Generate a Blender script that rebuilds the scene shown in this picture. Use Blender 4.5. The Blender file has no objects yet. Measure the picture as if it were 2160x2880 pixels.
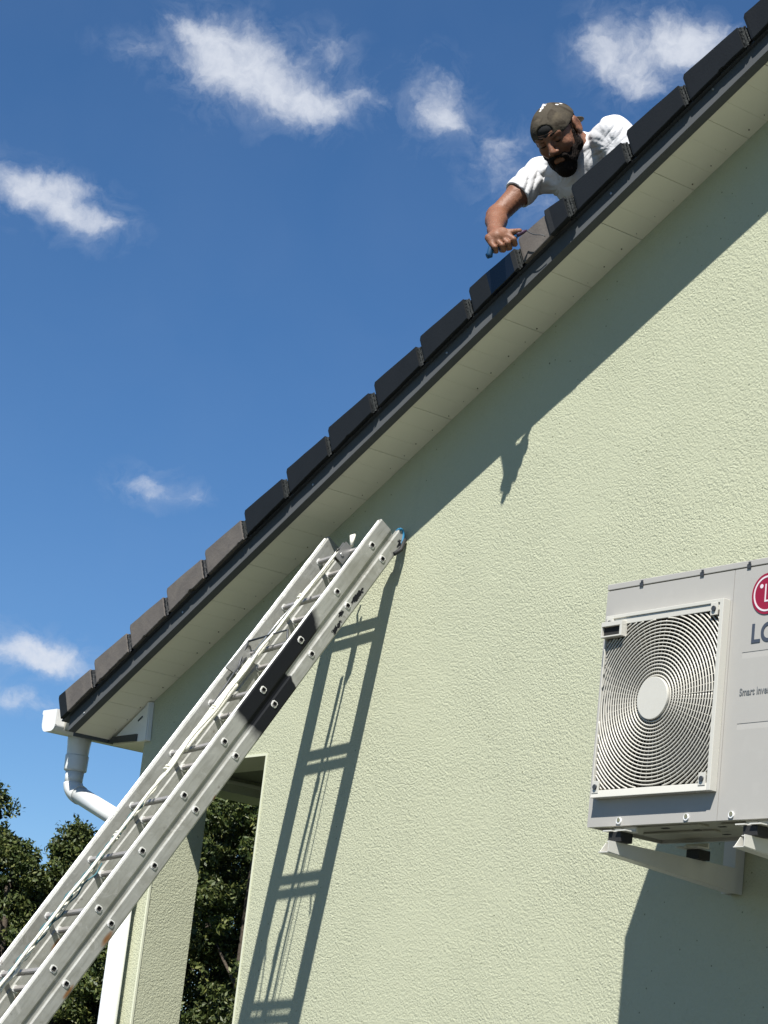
import bpy, bmesh, math, random
import numpy as np
from mathutils import Vector, Matrix, Quaternion, noise
random.seed(11)
rng = np.random.default_rng(7)
S = bpy.context.scene
COL = S.collection
rad = math.radians

# ------------------------------------------------------------------ camera
RC = [[0.6009939, 0.7915065, 0.1110127], [-0.1418851, 0.2423449, -0.9597591], [-0.7865589, 0.5610583, 0.2579508]]
cam_d = bpy.data.cameras.new('camera')
cam = bpy.data.objects.new('camera', cam_d)
COL.objects.link(cam)
r_, d_, f_ = (Vector(v).normalized() for v in RC)
cam.matrix_world = Matrix(((r_.x, -d_.x, -f_.x, 0), (r_.y, -d_.y, -f_.y, 0), (r_.z, -d_.z, -f_.z, 0), (0, 0, 0, 1)))
cam_d.sensor_fit = 'VERTICAL'
cam_d.sensor_height = 24
cam_d.sensor_width = 18
cam_d.lens = 2.26212 * 24
cam_d.clip_start = 0.05
cam_d.clip_end = 4000
S.camera = cam

# ------------------------------------------------------------------ light
SUN = Vector((0.71, -1.0, 1.85)).normalized()      # towards the sun
S.view_settings.view_transform = 'Standard'
S.view_settings.look = 'None'
S.view_settings.gamma = 1
S.view_settings.use_curve_mapping = False
S.view_settings.exposure = 1.02
sun_d = bpy.data.lights.new('sun', 'SUN')
sun_d.energy = 4.7
sun_d.angle = rad(0.53)
sun_d.color = (1.0, 0.97, 0.915)
sun = bpy.data.objects.new('sun', sun_d)
COL.objects.link(sun)
sun.rotation_euler = SUN.to_track_quat('Z', 'Y').to_euler()
sun.location = (3, -4, 12)

W = bpy.data.worlds.new('World')
S.world = W
W.use_nodes = True
nt = W.node_tree
nt.nodes.clear()


class NG:
    """tiny helper to write node graphs"""
    def __init__(s, tree):
        s.t = tree

    def n(s, kind, **kw):
        x = s.t.nodes.new(kind)
        for k, v in kw.items():
            if k[:2] == 'i_':
                key = k[2:]
                key = int(key) if key.isdigit() else key.replace('_', ' ')
                x.inputs[key].default_value = v
            else:
                setattr(x, k, v)
        return x

    def l(s, a, b):
        s.t.links.new(a, b)

    def m(s, op, a, b=None, c=None, clamp=False):
        x = s.t.nodes.new('ShaderNodeMath')
        x.operation = op
        x.use_clamp = clamp
        for i, v in enumerate((a, b, c)):
            if v is None:
                continue
            if hasattr(v, 'links'):
                s.l(v, x.inputs[i])
            else:
                x.inputs[i].default_value = v
        return x.outputs[0]

    def vm(s, op, a, b=None):
        x = s.t.nodes.new('ShaderNodeVectorMath')
        x.operation = op
        for i, v in enumerate((a, b)):
            if v is None:
                continue
            if hasattr(v, 'links'):
                s.l(v, x.inputs[i])
            else:
                x.inputs[i].default_value = v
        return x

    def mix(s, fac, a, b):
        x = s.t.nodes.new('ShaderNodeMix')
        x.data_type = 'RGBA'
        for i, v in ((0, fac), (6, a), (7, b)):
            if hasattr(v, 'links'):
                s.l(v, x.inputs[i])
            else:
                x.inputs[i].default_value = v
        return x.outputs[2]

    def ramp(s, fac, stops, interp='LINEAR'):
        x = s.t.nodes.new('ShaderNodeValToRGB')
        x.color_ramp.interpolation = interp
        e = x.color_ramp.elements
        while len(e) < len(stops):
            e.new(0.5)
        for i, (p, c) in enumerate(stops):
            e[i].position = p
            e[i].color = c if len(c) == 4 else (*c, 1)
        s.l(fac, x.inputs[0])
        return x.outputs[0]

    def noise(s, vec, scale, detail=4, rough=0.55, dist=0.0, out=0):
        x = s.n('ShaderNodeTexNoise', i_Scale=scale, i_Detail=detail, i_Roughness=rough, i_Distortion=dist)
        if vec is not None:
            s.l(vec, x.inputs['Vector'])
        return x.outputs[out]


g = NG(nt)
sky = g.n('ShaderNodeTexSky', sky_type='NISHITA', sun_disc=False)
sky.sun_elevation = math.asin(SUN.z)
sky.sun_rotation = math.atan2(SUN.x, SUN.y)
sky.altitude = 0
sky.air_density = 0.75
sky.dust_density = 0.1
sky.ozone_density = 4.0
SKYS = 0.058
tc = g.n('ShaderNodeTexCoord')
vec = g.vm('NORMALIZE', tc.outputs['Generated']).outputs[0]
sep = g.n('ShaderNodeSeparateXYZ')
g.l(vec, sep.inputs[0])
az = g.m('MULTIPLY', g.m('ARCTAN2', g.m('MULTIPLY', sep.outputs[0], -1.0), sep.outputs[1]), 57.29578)
el = g.m('MULTIPLY', g.m('ARCSINE', sep.outputs[2]), 57.29578)
azc = g.m('MULTIPLY', az, 0.92)
comb = g.n('ShaderNodeCombineXYZ')
g.l(azc, comb.inputs[0])
g.l(el, comb.inputs[1])
# warp the positions a little so that the cloud banks are ragged
wn = g.n('ShaderNodeTexNoise', i_Scale=0.55, i_Detail=6.0, i_Roughness=0.62)
g.l(comb.outputs[0], wn.inputs['Vector'])
wv = g.vm('MULTIPLY', g.vm('SUBTRACT', wn.outputs['Color'], (0.5, 0.5, 0.5)).outputs[0], (1.15, 1.15, 0)).outputs[0]
pos = g.vm('ADD', comb.outputs[0], wv).outputs[0]
# cumulus banks: azimuth, elevation, half width, half height (degrees), strength
BANKS = [(60.37, 25.56, 1.08, .74, 1.02), (59.36, 25.14, 1.02, .78, 1.0), (58.11, 24.69, .97, .55, .95), (57.09, 24.6, .69, .34, .7),
         (61.3, 25.92, .57, .29, .7), (62.43, 25.25, .69, .29, .45), (57.41, 25.95, .57, .4, .62), (56.14, 24.93, .52, .34, .55), (54.39, 25.01, .71, .69, .9),
         (53.9, 24.61, .46, .34, .7), (50.22, 26.81, .52, .69, .8), (49.42, 26.37, .69, .63, .85), (48.38, 27.15, .92, .63, .85),
         (47.35, 26.82, 1.03, .69, 1.0), (48.75, 25.87, .57, .34, .7), (52.48, 23.68, .69, .63, .62), (52.43, 24.25, .57, .23, .5),
         (51.29, 23.0, .69, .46, .5), (64.87, 21.59, .92, .4, 1.0), (63.83, 21.2, .92, .44, 1.0),
         (62.7, 20.93, .69, .32, .8), (60.79, 14.86, .52, .29, .75), (60.16, 14.6, .52, .23, .55), (59.34, 14.66, .32, .21, .6),
         (63.15, 10.46, 1.1, .36, 1.1), (62.08, 10.24, .95, .30, 1.05), (63.0, 9.29, .95, .25, .9), (63.69, 21.79, .8, .23, .6)]
tot = None
for a_, e_, w_, h_, s_ in BANKS:
    dv = g.vm('MULTIPLY', g.vm('SUBTRACT', pos, (a_ * 0.92, e_, 0)).outputs[0], (1 / (w_ * 0.95), 1 / (h_ * 1.0), 0)).outputs[0]
    dd = g.vm('DOT_PRODUCT', dv, dv).outputs['Value']
    ex = g.m('MULTIPLY', g.m('EXPONENT', g.m('MULTIPLY', dd, -0.85)), s_)
    tot = ex if tot is None else g.m('ADD', tot, ex)
# loose clouds over the rest of the sky
big = g.noise(vec, 4.2, 5, 0.55, 0.2)
rest = g.m('MULTIPLY', g.m('SUBTRACT', big, 0.60, clamp=True), 6.0)
near = g.m('LESS_THAN', g.m('ABSOLUTE', g.m('SUBTRACT', az, 55.5)), 11.0)
low = g.m('LESS_THAN', el, 31.0)
out_of = g.m('SUBTRACT', 1.0, g.m('MULTIPLY', near, low))
tot = g.m('ADD', tot, g.m('MULTIPLY', rest, out_of))
tot = g.m('MINIMUM', tot, 1.35)
fine = g.noise(pos, 1.7, 8, 0.6, 0.35)
fine2 = g.noise(pos, 5.5, 5, 0.6, 0.2)
dens = g.m('ADD', g.m('MULTIPLY', tot, 0.95), g.m('ADD', g.m('MULTIPLY', g.m('SUBTRACT', fine, 0.5), 1.05), g.m('MULTIPLY', g.m('SUBTRACT', fine2, 0.5), 0.45)))
dens = g.m('MULTIPLY', dens, g.m('MINIMUM', g.m('MULTIPLY', tot, 4.0), 1.0))
mr = g.n('ShaderNodeMapRange', interpolation_type='SMOOTHSTEP')
mr.inputs['From Min'].default_value = 0.05
mr.inputs['From Max'].default_value = 1.55
mr.inputs['To Max'].default_value = 0.92
g.l(dens, mr.inputs['Value'])
fac = mr.outputs[0]
veil = g.m('MULTIPLY', g.m('POWER', g.m('MINIMUM', tot, 1.0), 0.42), g.m('MULTIPLY', g.m('SUBTRACT', g.noise(pos, 0.95, 8, 0.66, 1.2), 0.38, clamp=True), 1.25))
haze_ = g.m('MAXIMUM', g.m('MULTIPLY', g.noise(pos, 0.35, 4, 0.5, 0.3), 0.05), g.m('MULTIPLY', veil, 0.9))
fac = g.m('MAXIMUM', fac, haze_)
K = 1.0 / SKYS
ccol = g.ramp(dens, [(0.2, (0.25 * K, 0.29 * K, 0.37 * K)), (1.0, (0.37 * K, 0.39 * K, 0.43 * K))])
hsv = g.n('ShaderNodeHueSaturation', i_Saturation=1.20, i_Value=1.0)
g.l(sky.outputs[0], hsv.inputs['Color'])
mixed = g.mix(fac, hsv.outputs[0], ccol)
bg = g.n('ShaderNodeBackground', i_Strength=SKYS)
g.l(mixed, bg.inputs[0])
wo = g.n('ShaderNodeOutputWorld')
g.l(bg.outputs[0], wo.inputs[0])


# ------------------------------------------------------------------ helpers
def mat(name, col, rough=0.6, metal=0.0, var=0.0, vscale=3.0, bump=None, spec=None, coat=0.0, hook=None, sss=0.0):
    """principled material; var: blotchy change of the colour; bump: list of (scale, distance, detail)"""
    m = bpy.data.materials.new(name)
    m.use_nodes = True
    q = NG(m.node_tree)
    p = m.node_tree.nodes['Principled BSDF']
    p.inputs['Roughness'].default_value = rough
    p.inputs['Metallic'].default_value = metal
    if spec is not None:
        p.inputs['Specular IOR Level'].default_value = spec
    if coat:
        p.inputs['Coat Weight'].default_value = coat
    if sss:
        p.inputs['Subsurface Weight'].default_value = sss
        p.inputs['Subsurface Scale'].default_value = 0.01
        p.inputs['Subsurface Radius'].default_value = (1.0, 0.35, 0.2)
    t = q.n('ShaderNodeTexCoord').outputs['Object']
    c = q.n('ShaderNodeRGB').outputs[0]
    c.default_value = (*col, 1)
    if var:
        nz = q.noise(t, vscale, 6, 0.6, 0.2)
        c = q.mix(q.m('MULTIPLY', q.m('SUBTRACT', nz, 0.5), 2.2, clamp=True), c, tuple(x * (1 - var) for x in col) + (1,))
        nz2 = q.noise(t, vscale * 7.3, 5, 0.65)
        c = q.mix(q.m('MULTIPLY', q.m('SUBTRACT', nz2, 0.52), 2.0, clamp=True), c, tuple(min(1, x * (1 + var)) for x in col) + (1,))
    if hook:
        c = hook(q, t, c, p)
    q.l(c, p.inputs['Base Color'])
    if bump:
        prev = None
        for sc, dist, det in bump:
            b = q.n('ShaderNodeBump', i_Strength=1.0, i_Distance=dist)
            q.l(q.noise(t, sc, det, 0.6), b.inputs['Height'])
            if prev:
                q.l(prev, b.inputs['Normal'])
            prev = b.outputs[0]
        q.l(prev, p.inputs['Normal'])
    return m


def mesh_obj(name, me, m=None, parent=None, smooth=False):
    o = bpy.data.objects.new(name, me)
    COL.objects.link(o)
    if m is not None and not me.materials:
        for x in (m if isinstance(m, (list, tuple)) else [m]):
            me.materials.append(x)
    if parent is not None:
        o.parent = parent
    if smooth:
        me.shade_smooth()
    return o


def bm_obj(name, bm, m=None, parent=None, smooth=False, bevel=0.0):
    bmesh.ops.recalc_face_normals(bm, faces=bm.faces)
    if bevel:
        bmesh.ops.bevel(bm, geom=[e for e in bm.edges if len(e.link_faces) == 2 and e.calc_face_angle() > 0.5], offset=bevel, segments=2, affect='EDGES', profile=0.6)
    me = bpy.data.meshes.new(name)
    bm.to_mesh(me)
    bm.free()
    return mesh_obj(name, me, m, parent, smooth)


def box(bm, a, b, mi=0):
    x0, y0, z0 = a
    x1, y1, z1 = b
    v = [bm.verts.new(p) for p in ((x0, y0, z0), (x1, y0, z0), (x1, y1, z0), (x0, y1, z0), (x0, y0, z1), (x1, y0, z1), (x1, y1, z1), (x0, y1, z1))]
    fs = [(0, 3, 2, 1), (4, 5, 6, 7), (0, 1, 5, 4), (1, 2, 6, 5), (2, 3, 7, 6), (3, 0, 4, 7)]
    r = []
    for f in fs:
        q = bm.faces.new([v[i] for i in f])
        q.material_index = mi
        r.append(q)
    return v


def hexa(bm, pts, mi=0):
    """8 points: bottom ring (4) then top ring (4)"""
    v = [bm.verts.new(p) for p in pts]
    for f in [(0, 3, 2, 1), (4, 5, 6, 7), (0, 1, 5, 4), (1, 2, 6, 5), (2, 3, 7, 6), (3, 0, 4, 7)]:
        bm.faces.new([v[i] for i in f]).material_index = mi
    return v


def boxo(name, a, b, m, parent, bevel=0.0, smooth=False):
    bm = bmesh.new()
    box(bm, a, b)
    return bm_obj(name, bm, m, parent, smooth, bevel)


def prism(bm, pts, y0, y1, mi=0):
    """polygon in x,z extruded from y0 to y1"""
    a = [bm.verts.new((p[0], y0, p[1])) for p in pts]
    b = [bm.verts.new((p[0], y1, p[1])) for p in pts]
    bm.faces.new(a).material_index = mi
    bm.faces.new(b[::-1]).material_index = mi
    n = len(pts)
    for i in range(n):
        bm.faces.new((a[i], b[i], b[(i + 1) % n], a[(i + 1) % n])).material_index = mi


def tube(bm, pts, r, seg=8, caps=True, mi=0, smooth=True):
    """tube along points; r a number or a list"""
    pts = [Vector(p) for p in pts]
    n = len(pts)
    rs = r if isinstance(r, (list, tuple)) else [r] * n
    t0 = (pts[1] - pts[0]).normalized()
    up = Vector((0, 0, 1)) if abs(t0.z) < 0.9 else Vector((1, 0, 0))
    nrm = t0.cross(up).normalized()
    rings = []
    pt = t0
    for i, p in enumerate(pts):
        if i == 0:
            t = t0
        elif i == n - 1:
            t = (pts[i] - pts[i - 1]).normalized()
        else:
            t = ((pts[i + 1] - pts[i]).normalized() + (pts[i] - pts[i - 1]).normalized())
            t = t.normalized() if t.length > 1e-6 else pt
        q = pt.rotation_difference(t)
        nrm = (q @ nrm).normalized()
        nrm = (nrm - t * nrm.dot(t)).normalized()
        bi = t.cross(nrm)
        pt = t
        rings.append([bm.verts.new(p + (nrm * math.cos(2 * math.pi * k / seg) + bi * math.sin(2 * math.pi * k / seg)) * rs[i]) for k in range(seg)])
    for i in range(n - 1):
        for k in range(seg):
            f = bm.faces.new((rings[i][k], rings[i][(k + 1) % seg], rings[i + 1][(k + 1) % seg], rings[i + 1][k]))
            f.smooth = smooth
            f.material_index = mi
    if caps:
        for rg in (rings[0], rings[-1]):
            try:
                bm.faces.new(rg).material_index = mi
            except ValueError:
                pass
    return rings


def cyl(bm, c, axis, r, h, seg=20, mi=0, r2=None):
    c = Vector(c)
    axis = Vector(axis).normalized()
    tube(bm, [c - axis * h / 2, c + axis * h / 2], [r, r if r2 is None else r2], seg, True, mi)


def empty(name, loc, label, cat, group=None):
    o = bpy.data.objects.new(name, None)
    COL.objects.link(o)
    o.location = loc
    o['label'] = label
    o['category'] = cat
    if group:
        o['group'] = group
    o.empty_display_size = 0.1
    return o


def place(root):
    """children are written in world coordinates: undo the root's transform"""
    bpy.context.view_layer.update()
    inv = root.matrix_world.inverted()
    for c in root.children:
        c.matrix_parent_inverse = inv


def text_mesh(body, size, offset=0.0, depth=0.0008):
    c = bpy.data.curves.new('lettering', 'FONT')
    c.body = body
    c.size = size
    c.offset = offset
    c.extrude = depth
    o = bpy.data.objects.new('lettering', c)
    COL.objects.link(o)
    bpy.context.view_layer.update()
    me = bpy.data.meshes.new_from_object(o.evaluated_get(bpy.context.evaluated_depsgraph_get()))
    bpy.data.objects.remove(o)
    return me


def kind(o, k):
    o['kind'] = k
    return o


GZ = -1.5

# ------------------------------------------------------------------ materials
def stucco_hook(q, t, c, p):
    # rough-cast: worm-like lumps and small open pores
    w = q.noise(t, 1.7, 4, 0.6)
    wv2 = q.vm('ADD', t, q.vm('MULTIPLY', q.n('ShaderNodeTexNoise', i_Scale=26.0, i_Detail=3.0).outputs['Color'], (0.02, 0.02, 0.02)).outputs[0]).outputs[0]
    v1 = q.n('ShaderNodeTexVoronoi', feature='SMOOTH_F1', i_Scale=112.0, i_Smoothness=0.35)
    q.l(wv2, v1.inputs['Vector'])
    n1 = q.noise(t, 165.0, 4, 0.65, 0.6)
    n2 = q.noise(t, 66.0, 3, 0.6, 0.8)
    h = q.m('ADD', q.m('ADD', q.m('MULTIPLY', v1.outputs[0], -0.55), q.m('MULTIPLY', n1, 0.9)), q.m('MULTIPLY', n2, 0.8))
    b = q.n('ShaderNodeBump', i_Strength=1.0, i_Distance=0.0029)
    h = q.m('MULTIPLY', h, q.m('ADD', 0.30, q.m('MULTIPLY', w, 1.45)))
    # broad trowel waves
    h = q.m('ADD', h, q.m('MULTIPLY', q.noise(t, 3.2, 2, 0.5), 1.6))
    q.l(h, b.inputs['Height'])
    v2 = q.n('ShaderNodeTexVoronoi', feature='F1', i_Scale=23.0, i_Randomness=1.0)
    q.l(wv2, v2.inputs['Vector'])
    pore = q.m('MULTIPLY', q.m('LESS_THAN', v2.outputs['Distance'], 0.075), q.m('GREATER_THAN', q.noise(t, 2.2, 3, 0.6), 0.50))
    b2 = q.n('ShaderNodeBump', i_Strength=1.0, i_Distance=0.004, invert=True)
    q.l(pore, b2.inputs['Height'])
    q.l(b.outputs[0], b2.inputs['Normal'])
    q.l(b2.outputs[0], p.inputs['Normal'])
    # weathering: faint vertical streaks, darker in the hollows, paler on the lumps
    mp = q.n('ShaderNodeMapping')
    mp.inputs['Scale'].default_value = (1.0, 1.0, 0.22)
    q.l(t, mp.inputs['Vector'])
    st = q.noise(mp.outputs[0], 2.6, 5, 0.6, 0.4)
    c = q.mix(q.m('MULTIPLY', q.m('SUBTRACT', st, 0.5), 1.6, clamp=True), c, (0.37, 0.385, 0.27, 1))
    c = q.mix(q.m('MULTIPLY', q.m('SUBTRACT', n1, 0.50), 1.6, clamp=True), c, (0.455, 0.465, 0.355, 1))
    c = q.mix(q.m('MULTIPLY', q.m('SUBTRACT', 0.43, n2), 2.2, clamp=True), c, (0.33, 0.345, 0.24, 1))
    c = q.mix(q.m('MULTIPLY', pore, 0.75), c, (0.13, 0.14, 0.09, 1))
    v3 = q.n('ShaderNodeTexVoronoi', feature='F1', i_Scale=2.6, i_Randomness=1.0)
    wv3 = q.vm('ADD', t, q.vm('MULTIPLY', q.n('ShaderNodeTexNoise', i_Scale=70.0, i_Detail=3.0).outputs['Color'], (0.012, 0.012, 0.02)).outputs[0]).outputs[0]
    q.l(wv3, v3.inputs['Vector'])
    spk = q.m('LESS_THAN', v3.outputs['Distance'], q.m('MULTIPLY', q.noise(t, 1.9, 2, 0.5), 0.030))
    c = q.mix(q.m('MULTIPLY', spk, 0.85), c, (0.10, 0.105, 0.07, 1))
    mp2 = q.n('ShaderNodeMapping')
    mp2.inputs['Scale'].default_value = (5.0, 5.0, 0.35)
    q.l(t, mp2.inputs['Vector'])
    run = q.noise(mp2.outputs[0], 1.6, 5, 0.7, 0.2)
    c = q.mix(q.m('MULTIPLY', q.m('SUBTRACT', run, 0.60), 1.5, clamp=True), c, (0.33, 0.33, 0.25, 1))
    return c


M = {}
M['stucco'] = mat('pale green roughcast', (0.412, 0.424, 0.302), 0.92, spec=0.15, hook=stucco_hook)
M['bead'] = mat('pale corner bead', (0.56, 0.57, 0.43), 0.7, var=0.08, vscale=9)
M['soffit'] = mat('cream soffit plastic', (0.70, 0.67, 0.55), 0.5, var=0.06, vscale=2.0)
M['groove'] = mat('dirty joint', (0.16, 0.16, 0.11), 0.9)
M['upvc'] = mat('white plastic', (0.72, 0.72, 0.70), 0.32, var=0.04, vscale=5)
M['anthracite'] = mat('anthracite board', (0.078, 0.083, 0.087), 0.75, spec=0.12, var=0.12, vscale=7)
M['paint'] = mat('fresh dark roof paint', (0.0085, 0.0098, 0.0112), 0.6, spec=0.2, var=0.25, vscale=9, bump=[(120, 0.0008, 4)])
M['wet'] = mat('wet black roof paint', (0.003, 0.004, 0.006), 0.25, var=0.2, vscale=9)
M['half'] = mat('thin first coat of roof paint', (0.017, 0.0185, 0.020), 0.7, spec=0.2, var=0.25, vscale=14, bump=[(120, 0.0008, 4)])


def tile_hook(q, t, c, p):
    n = q.noise(t, 6.5, 6, 0.65, 0.5)
    c = q.mix(q.m('MULTIPLY', q.m('SUBTRACT', n, 0.42), 3.0, clamp=True), c, (0.125, 0.11, 0.095, 1))
    n = q.noise(t, 22, 5, 0.7)
    c = q.mix(q.m('MULTIPLY', q.m('SUBTRACT', n, 0.55), 3.0, clamp=True), c, (0.055, 0.050, 0.047, 1))
    return c


M['bare'] = mat('weathered brown concrete tile', (0.085, 0.075, 0.068), 0.85, hook=tile_hook, bump=[(70, 0.0015, 5)])


def butt_hook(q, t, c, p):
    n = q.noise(t, 75, 5, 0.7, 0.6)
    c = q.mix(q.m('MULTIPLY', q.m('SUBTRACT', n, 0.58), 7.0, clamp=True), c, (0.11, 0.115, 0.105, 1))
    return c


M['butt'] = mat('broken tile edge with thin paint', (0.014, 0.016, 0.016), 0.8, spec=0.2, hook=butt_hook, bump=[(110, 0.005, 5)])


def alu_hook(q, t, c, p):
    mp = q.n('ShaderNodeMapping')
    mp.inputs['Scale'].default_value = (1.0, 1.0, 0.12)
    q.l(t, mp.inputs['Vector'])
    s = q.noise(mp.outputs[0], 60, 4, 0.6)
    c = q.mix(q.m('MULTIPLY', q.m('SUBTRACT', s, 0.48), 2.6, clamp=True), c, (0.19, 0.19, 0.17, 1))
    b = q.noise(t, 6, 5, 0.65, 0.5)
    c = q.mix(q.m('MULTIPLY', q.m('SUBTRACT', b, 0.47), 3.2, clamp=True), c, (0.215, 0.21, 0.18, 1))
    b3 = q.noise(t, 13, 6, 0.7, 1.2)
    c = q.mix(q.m('MULTIPLY', q.m('SUBTRACT', b3, 0.56), 5.0, clamp=True), c, (0.44, 0.435, 0.41, 1))
    spk = q.noise(t, 26, 3, 0.5)
    c = q.mix(q.m('MULTIPLY', q.m('SUBTRACT', spk, 0.66), 9, clamp=True), c, (0.17, 0.16, 0.14, 1))
    p.inputs['Roughness'].default_value = 0.5
    return c


def spray_hook(q, t, c, p):
    """aluminium with a band of black overspray, splashes and a little rust (object space: z up the ladder, y towards the wall)"""
    c = alu_hook(q, t, c, p)
    sp = q.n('ShaderNodeSeparateXYZ')
    q.l(t, sp.inputs[0])
    wob = q.m('MULTIPLY', q.m('SUBTRACT', q.noise(t, 14, 4, 0.6), 0.5), 0.05)
    z = q.m('ADD', sp.outputs[2], wob)
    y = sp.outputs[1]
    LZ = LAD_LEN
    # band on the outer stile faces
    lo = q.m('MULTIPLY', q.m('SUBTRACT', z, LZ - 1.025), 22.0, clamp=True)
    hi = q.m('MULTIPLY', q.m('SUBTRACT', q.m('SUBTRACT', LZ - 0.40, z), q.m('MULTIPLY', q.m('ADD', y, 0.10), 0.6)), 26.0, clamp=True)
    band = q.m('MULTIPLY', lo, hi)
    # rear stile takes paint only on the lower half
    rear = q.m('GREATER_THAN', y, -0.035)
    cut = q.m('MULTIPLY', q.m('SUBTRACT', q.m('SUBTRACT', LZ - 0.70, z), q.m('MULTIPLY', q.m('SUBTRACT', q.noise(t, 11, 2, 0.5), 0.5), 0.22)), 60.0, clamp=True)
    band = q.m('MULTIPLY', band, q.m('SUBTRACT', 1.0, q.m('MULTIPLY', rear, q.m('SUBTRACT', 1.0, cut))))
    right = q.m('GREATER_THAN', sp.outputs[0], -0.012)
    band = q.m('MULTIPLY', band, right)
    # splashes
    for (zz, yy, rr, el_) in ((LZ - 0.212, 0.012, 0.017, 2.6), (LZ - 0.395, 0.022, 0.015, 2.4), (LZ - 0.335, 0.000, 0.014, 1.6), (LZ + 0.115, 0.022, 0.014, 1.6), (LZ - 0.905, -0.095, 0.014, 1.2)):
        dz = q.m('DIVIDE', q.m('ADD', q.m('SUBTRACT', z, zz), q.m('MULTIPLY', q.m('SUBTRACT', q.noise(t, 55, 3, 0.6), 0.5), 0.05)), rr * el_)
        dy = q.m('DIVIDE', q.m('ADD', q.m('SUBTRACT', y, yy), q.m('MULTIPLY', q.m('SUBTRACT', q.noise(t, 38, 4, 0.7), 0.5), 0.055)), rr * 0.62)
        d = q.m('ADD', q.m('MULTIPLY', dz, dz), q.m('MULTIPLY', dy, dy))
        band = q.m('MAXIMUM', band, q.m('MULTIPLY', q.m('MULTIPLY', q.m('SUBTRACT', 1.15, d), 4.0, clamp=True), right))
    for (zz, yy, rr) in ((LZ - 2.03, 0.025, 0.022), (LZ - 2.28, 0.028, 0.016), (LZ - 1.32, 0.034, 0.008)):
        dz = q.m('DIVIDE', q.m('SUBTRACT', z, zz), rr * 1.8)
        dy = q.m('DIVIDE', q.m('SUBTRACT', y, yy), rr * 0.6)
        d = q.m('ADD', q.m('MULTIPLY', dz, dz), q.m('MULTIPLY', dy, dy))
        c = q.mix(q.m('MULTIPLY', q.m('SUBTRACT', 1.2, d), 0.9, clamp=True), c, (0.20, 0.095, 0.035, 1))
    c = q.mix(band, c, (0.006, 0.007, 0.009, 1))
    q.l(q.m('MULTIPLY', q.m('SUBTRACT', 1.0, band), 0.45), p.inputs['Metallic'])
    q.l(q.m('ADD', q.m('MULTIPLY', band, 0.05), 0.5), p.inputs['Roughness'])
    q.l(q.m('SUBTRACT', 0.5, q.m('MULTIPLY', band, 0.35)), p.inputs['Specular IOR Level'])
    return c


LAD_LEN = 4.532
M['alu'] = mat('weathered aluminium', (0.34, 0.34, 0.32), 0.5, 0.45, hook=alu_hook, bump=[(40, 0.0006, 3)])
M['alu_stile'] = mat('weathered aluminium stile', (0.33, 0.33, 0.305), 0.5, 0.45, hook=spray_hook, bump=[(30, 0.0008, 3)])
M['alu_raw'] = mat('bare rolled aluminium edge', (0.78, 0.78, 0.75), 0.38, 0.35, var=0.1, vscale=30)
M['rung'] = mat('ribbed aluminium rung', (0.34, 0.325, 0.31), 0.45, 0.5, var=0.2, vscale=20)
M['black'] = mat('black rubber', (0.012, 0.012, 0.012), 0.7)
M['hollow'] = mat('flat black for shaded holes', (0.010, 0.010, 0.010), 0.9)  # black colour stands in for the shade inside holes
M['rope'] = mat('dirty white rope', (0.72, 0.70, 0.60), 0.85, var=0.25, vscale=50, bump=[(300, 0.002, 2)])
M['teal'] = mat('teal plastic rope', (0.03, 0.11, 0.13), 0.6, var=0.5, vscale=40)
M['bluetie'] = mat('blue tie', (0.02, 0.17, 0.32), 0.5)
M['steel'] = mat('galvanised steel', (0.45, 0.45, 0.44), 0.4, 0.8, var=0.2, vscale=30)
M['ac'] = mat('light grey coated steel', (0.352, 0.340, 0.313), 0.5, var=0.07, vscale=2.5, spec=0.3)
M['ac_plastic'] = mat('cream grey plastic', (0.50, 0.485, 0.43), 0.4, var=0.05, vscale=6)
M['wire'] = mat('cream coated wire', (0.50, 0.48, 0.42), 0.38)
M['ac_dark'] = mat('dark fan shroud', (0.030, 0.028, 0.024), 0.7)
M['blade'] = mat('dark grey fan blade', (0.035, 0.034, 0.030), 0.45)
M['red'] = mat('dark red enamel', (0.24, 0.008, 0.028), 0.3)
M['pink'] = mat('white enamel', (0.62, 0.54, 0.56), 0.3)
M['print'] = mat('slate grey print', (0.045, 0.055, 0.075), 0.5)
M['print2'] = mat('faded grey print', (0.16, 0.165, 0.165), 0.5)
M['bracket'] = mat('white coated bracket', (0.52, 0.51, 0.46), 0.4, var=0.1, vscale=18)
M['pan'] = mat('galvanised base pan', (0.32, 0.31, 0.26), 0.55, 0.2, var=0.3, vscale=14)
M['trim_dark'] = mat('dark trim', (0.035, 0.038, 0.042), 0.5)
M['timber'] = mat('dark porch boards', (0.09, 0.095, 0.06), 0.8, var=0.2)
M['pipe_grey'] = mat('pale plastic pipe', (0.62, 0.63, 0.61), 0.33, var=0.04, vscale=6)

# ------------------------------------------------------------------ ground
bm = bmesh.new()
bmesh.ops.create_grid(bm, x_segments=60, y_segments=60, size=900)
for v in bm.verts:
    v.co.z = GZ
    d = math.hypot(v.co.x, v.co.y)
    if d > 70:
        v.co.z += 2.0 * noise.noise(v.co * 0.006) * min(1, (d - 70) / 200)


def grass_hook(q, t, c, p):
    n = q.noise(t, 0.7, 8, 0.7)
    return q.mix(q.m('MULTIPLY', q.m('SUBTRACT', n, 0.4), 3, clamp=True), c, (0.065, 0.07, 0.028, 1))


kind(bm_obj('ground', bm, mat('meadow grass', (0.038, 0.060, 0.016), 0.95, hook=grass_hook, bump=[(12, 0.05, 6)])), 'structure')
bm = bmesh.new()
box(bm, (-10.6, -3.5, GZ + 0.004), (4.0, 5.49, GZ + 0.03))
kind(bm_obj('paved_yard', bm, mat('dark tarmac yard', (0.045, 0.045, 0.043), 0.9, var=0.25, vscale=1.2, bump=[(40, 0.002, 4)])), 'structure')

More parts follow.
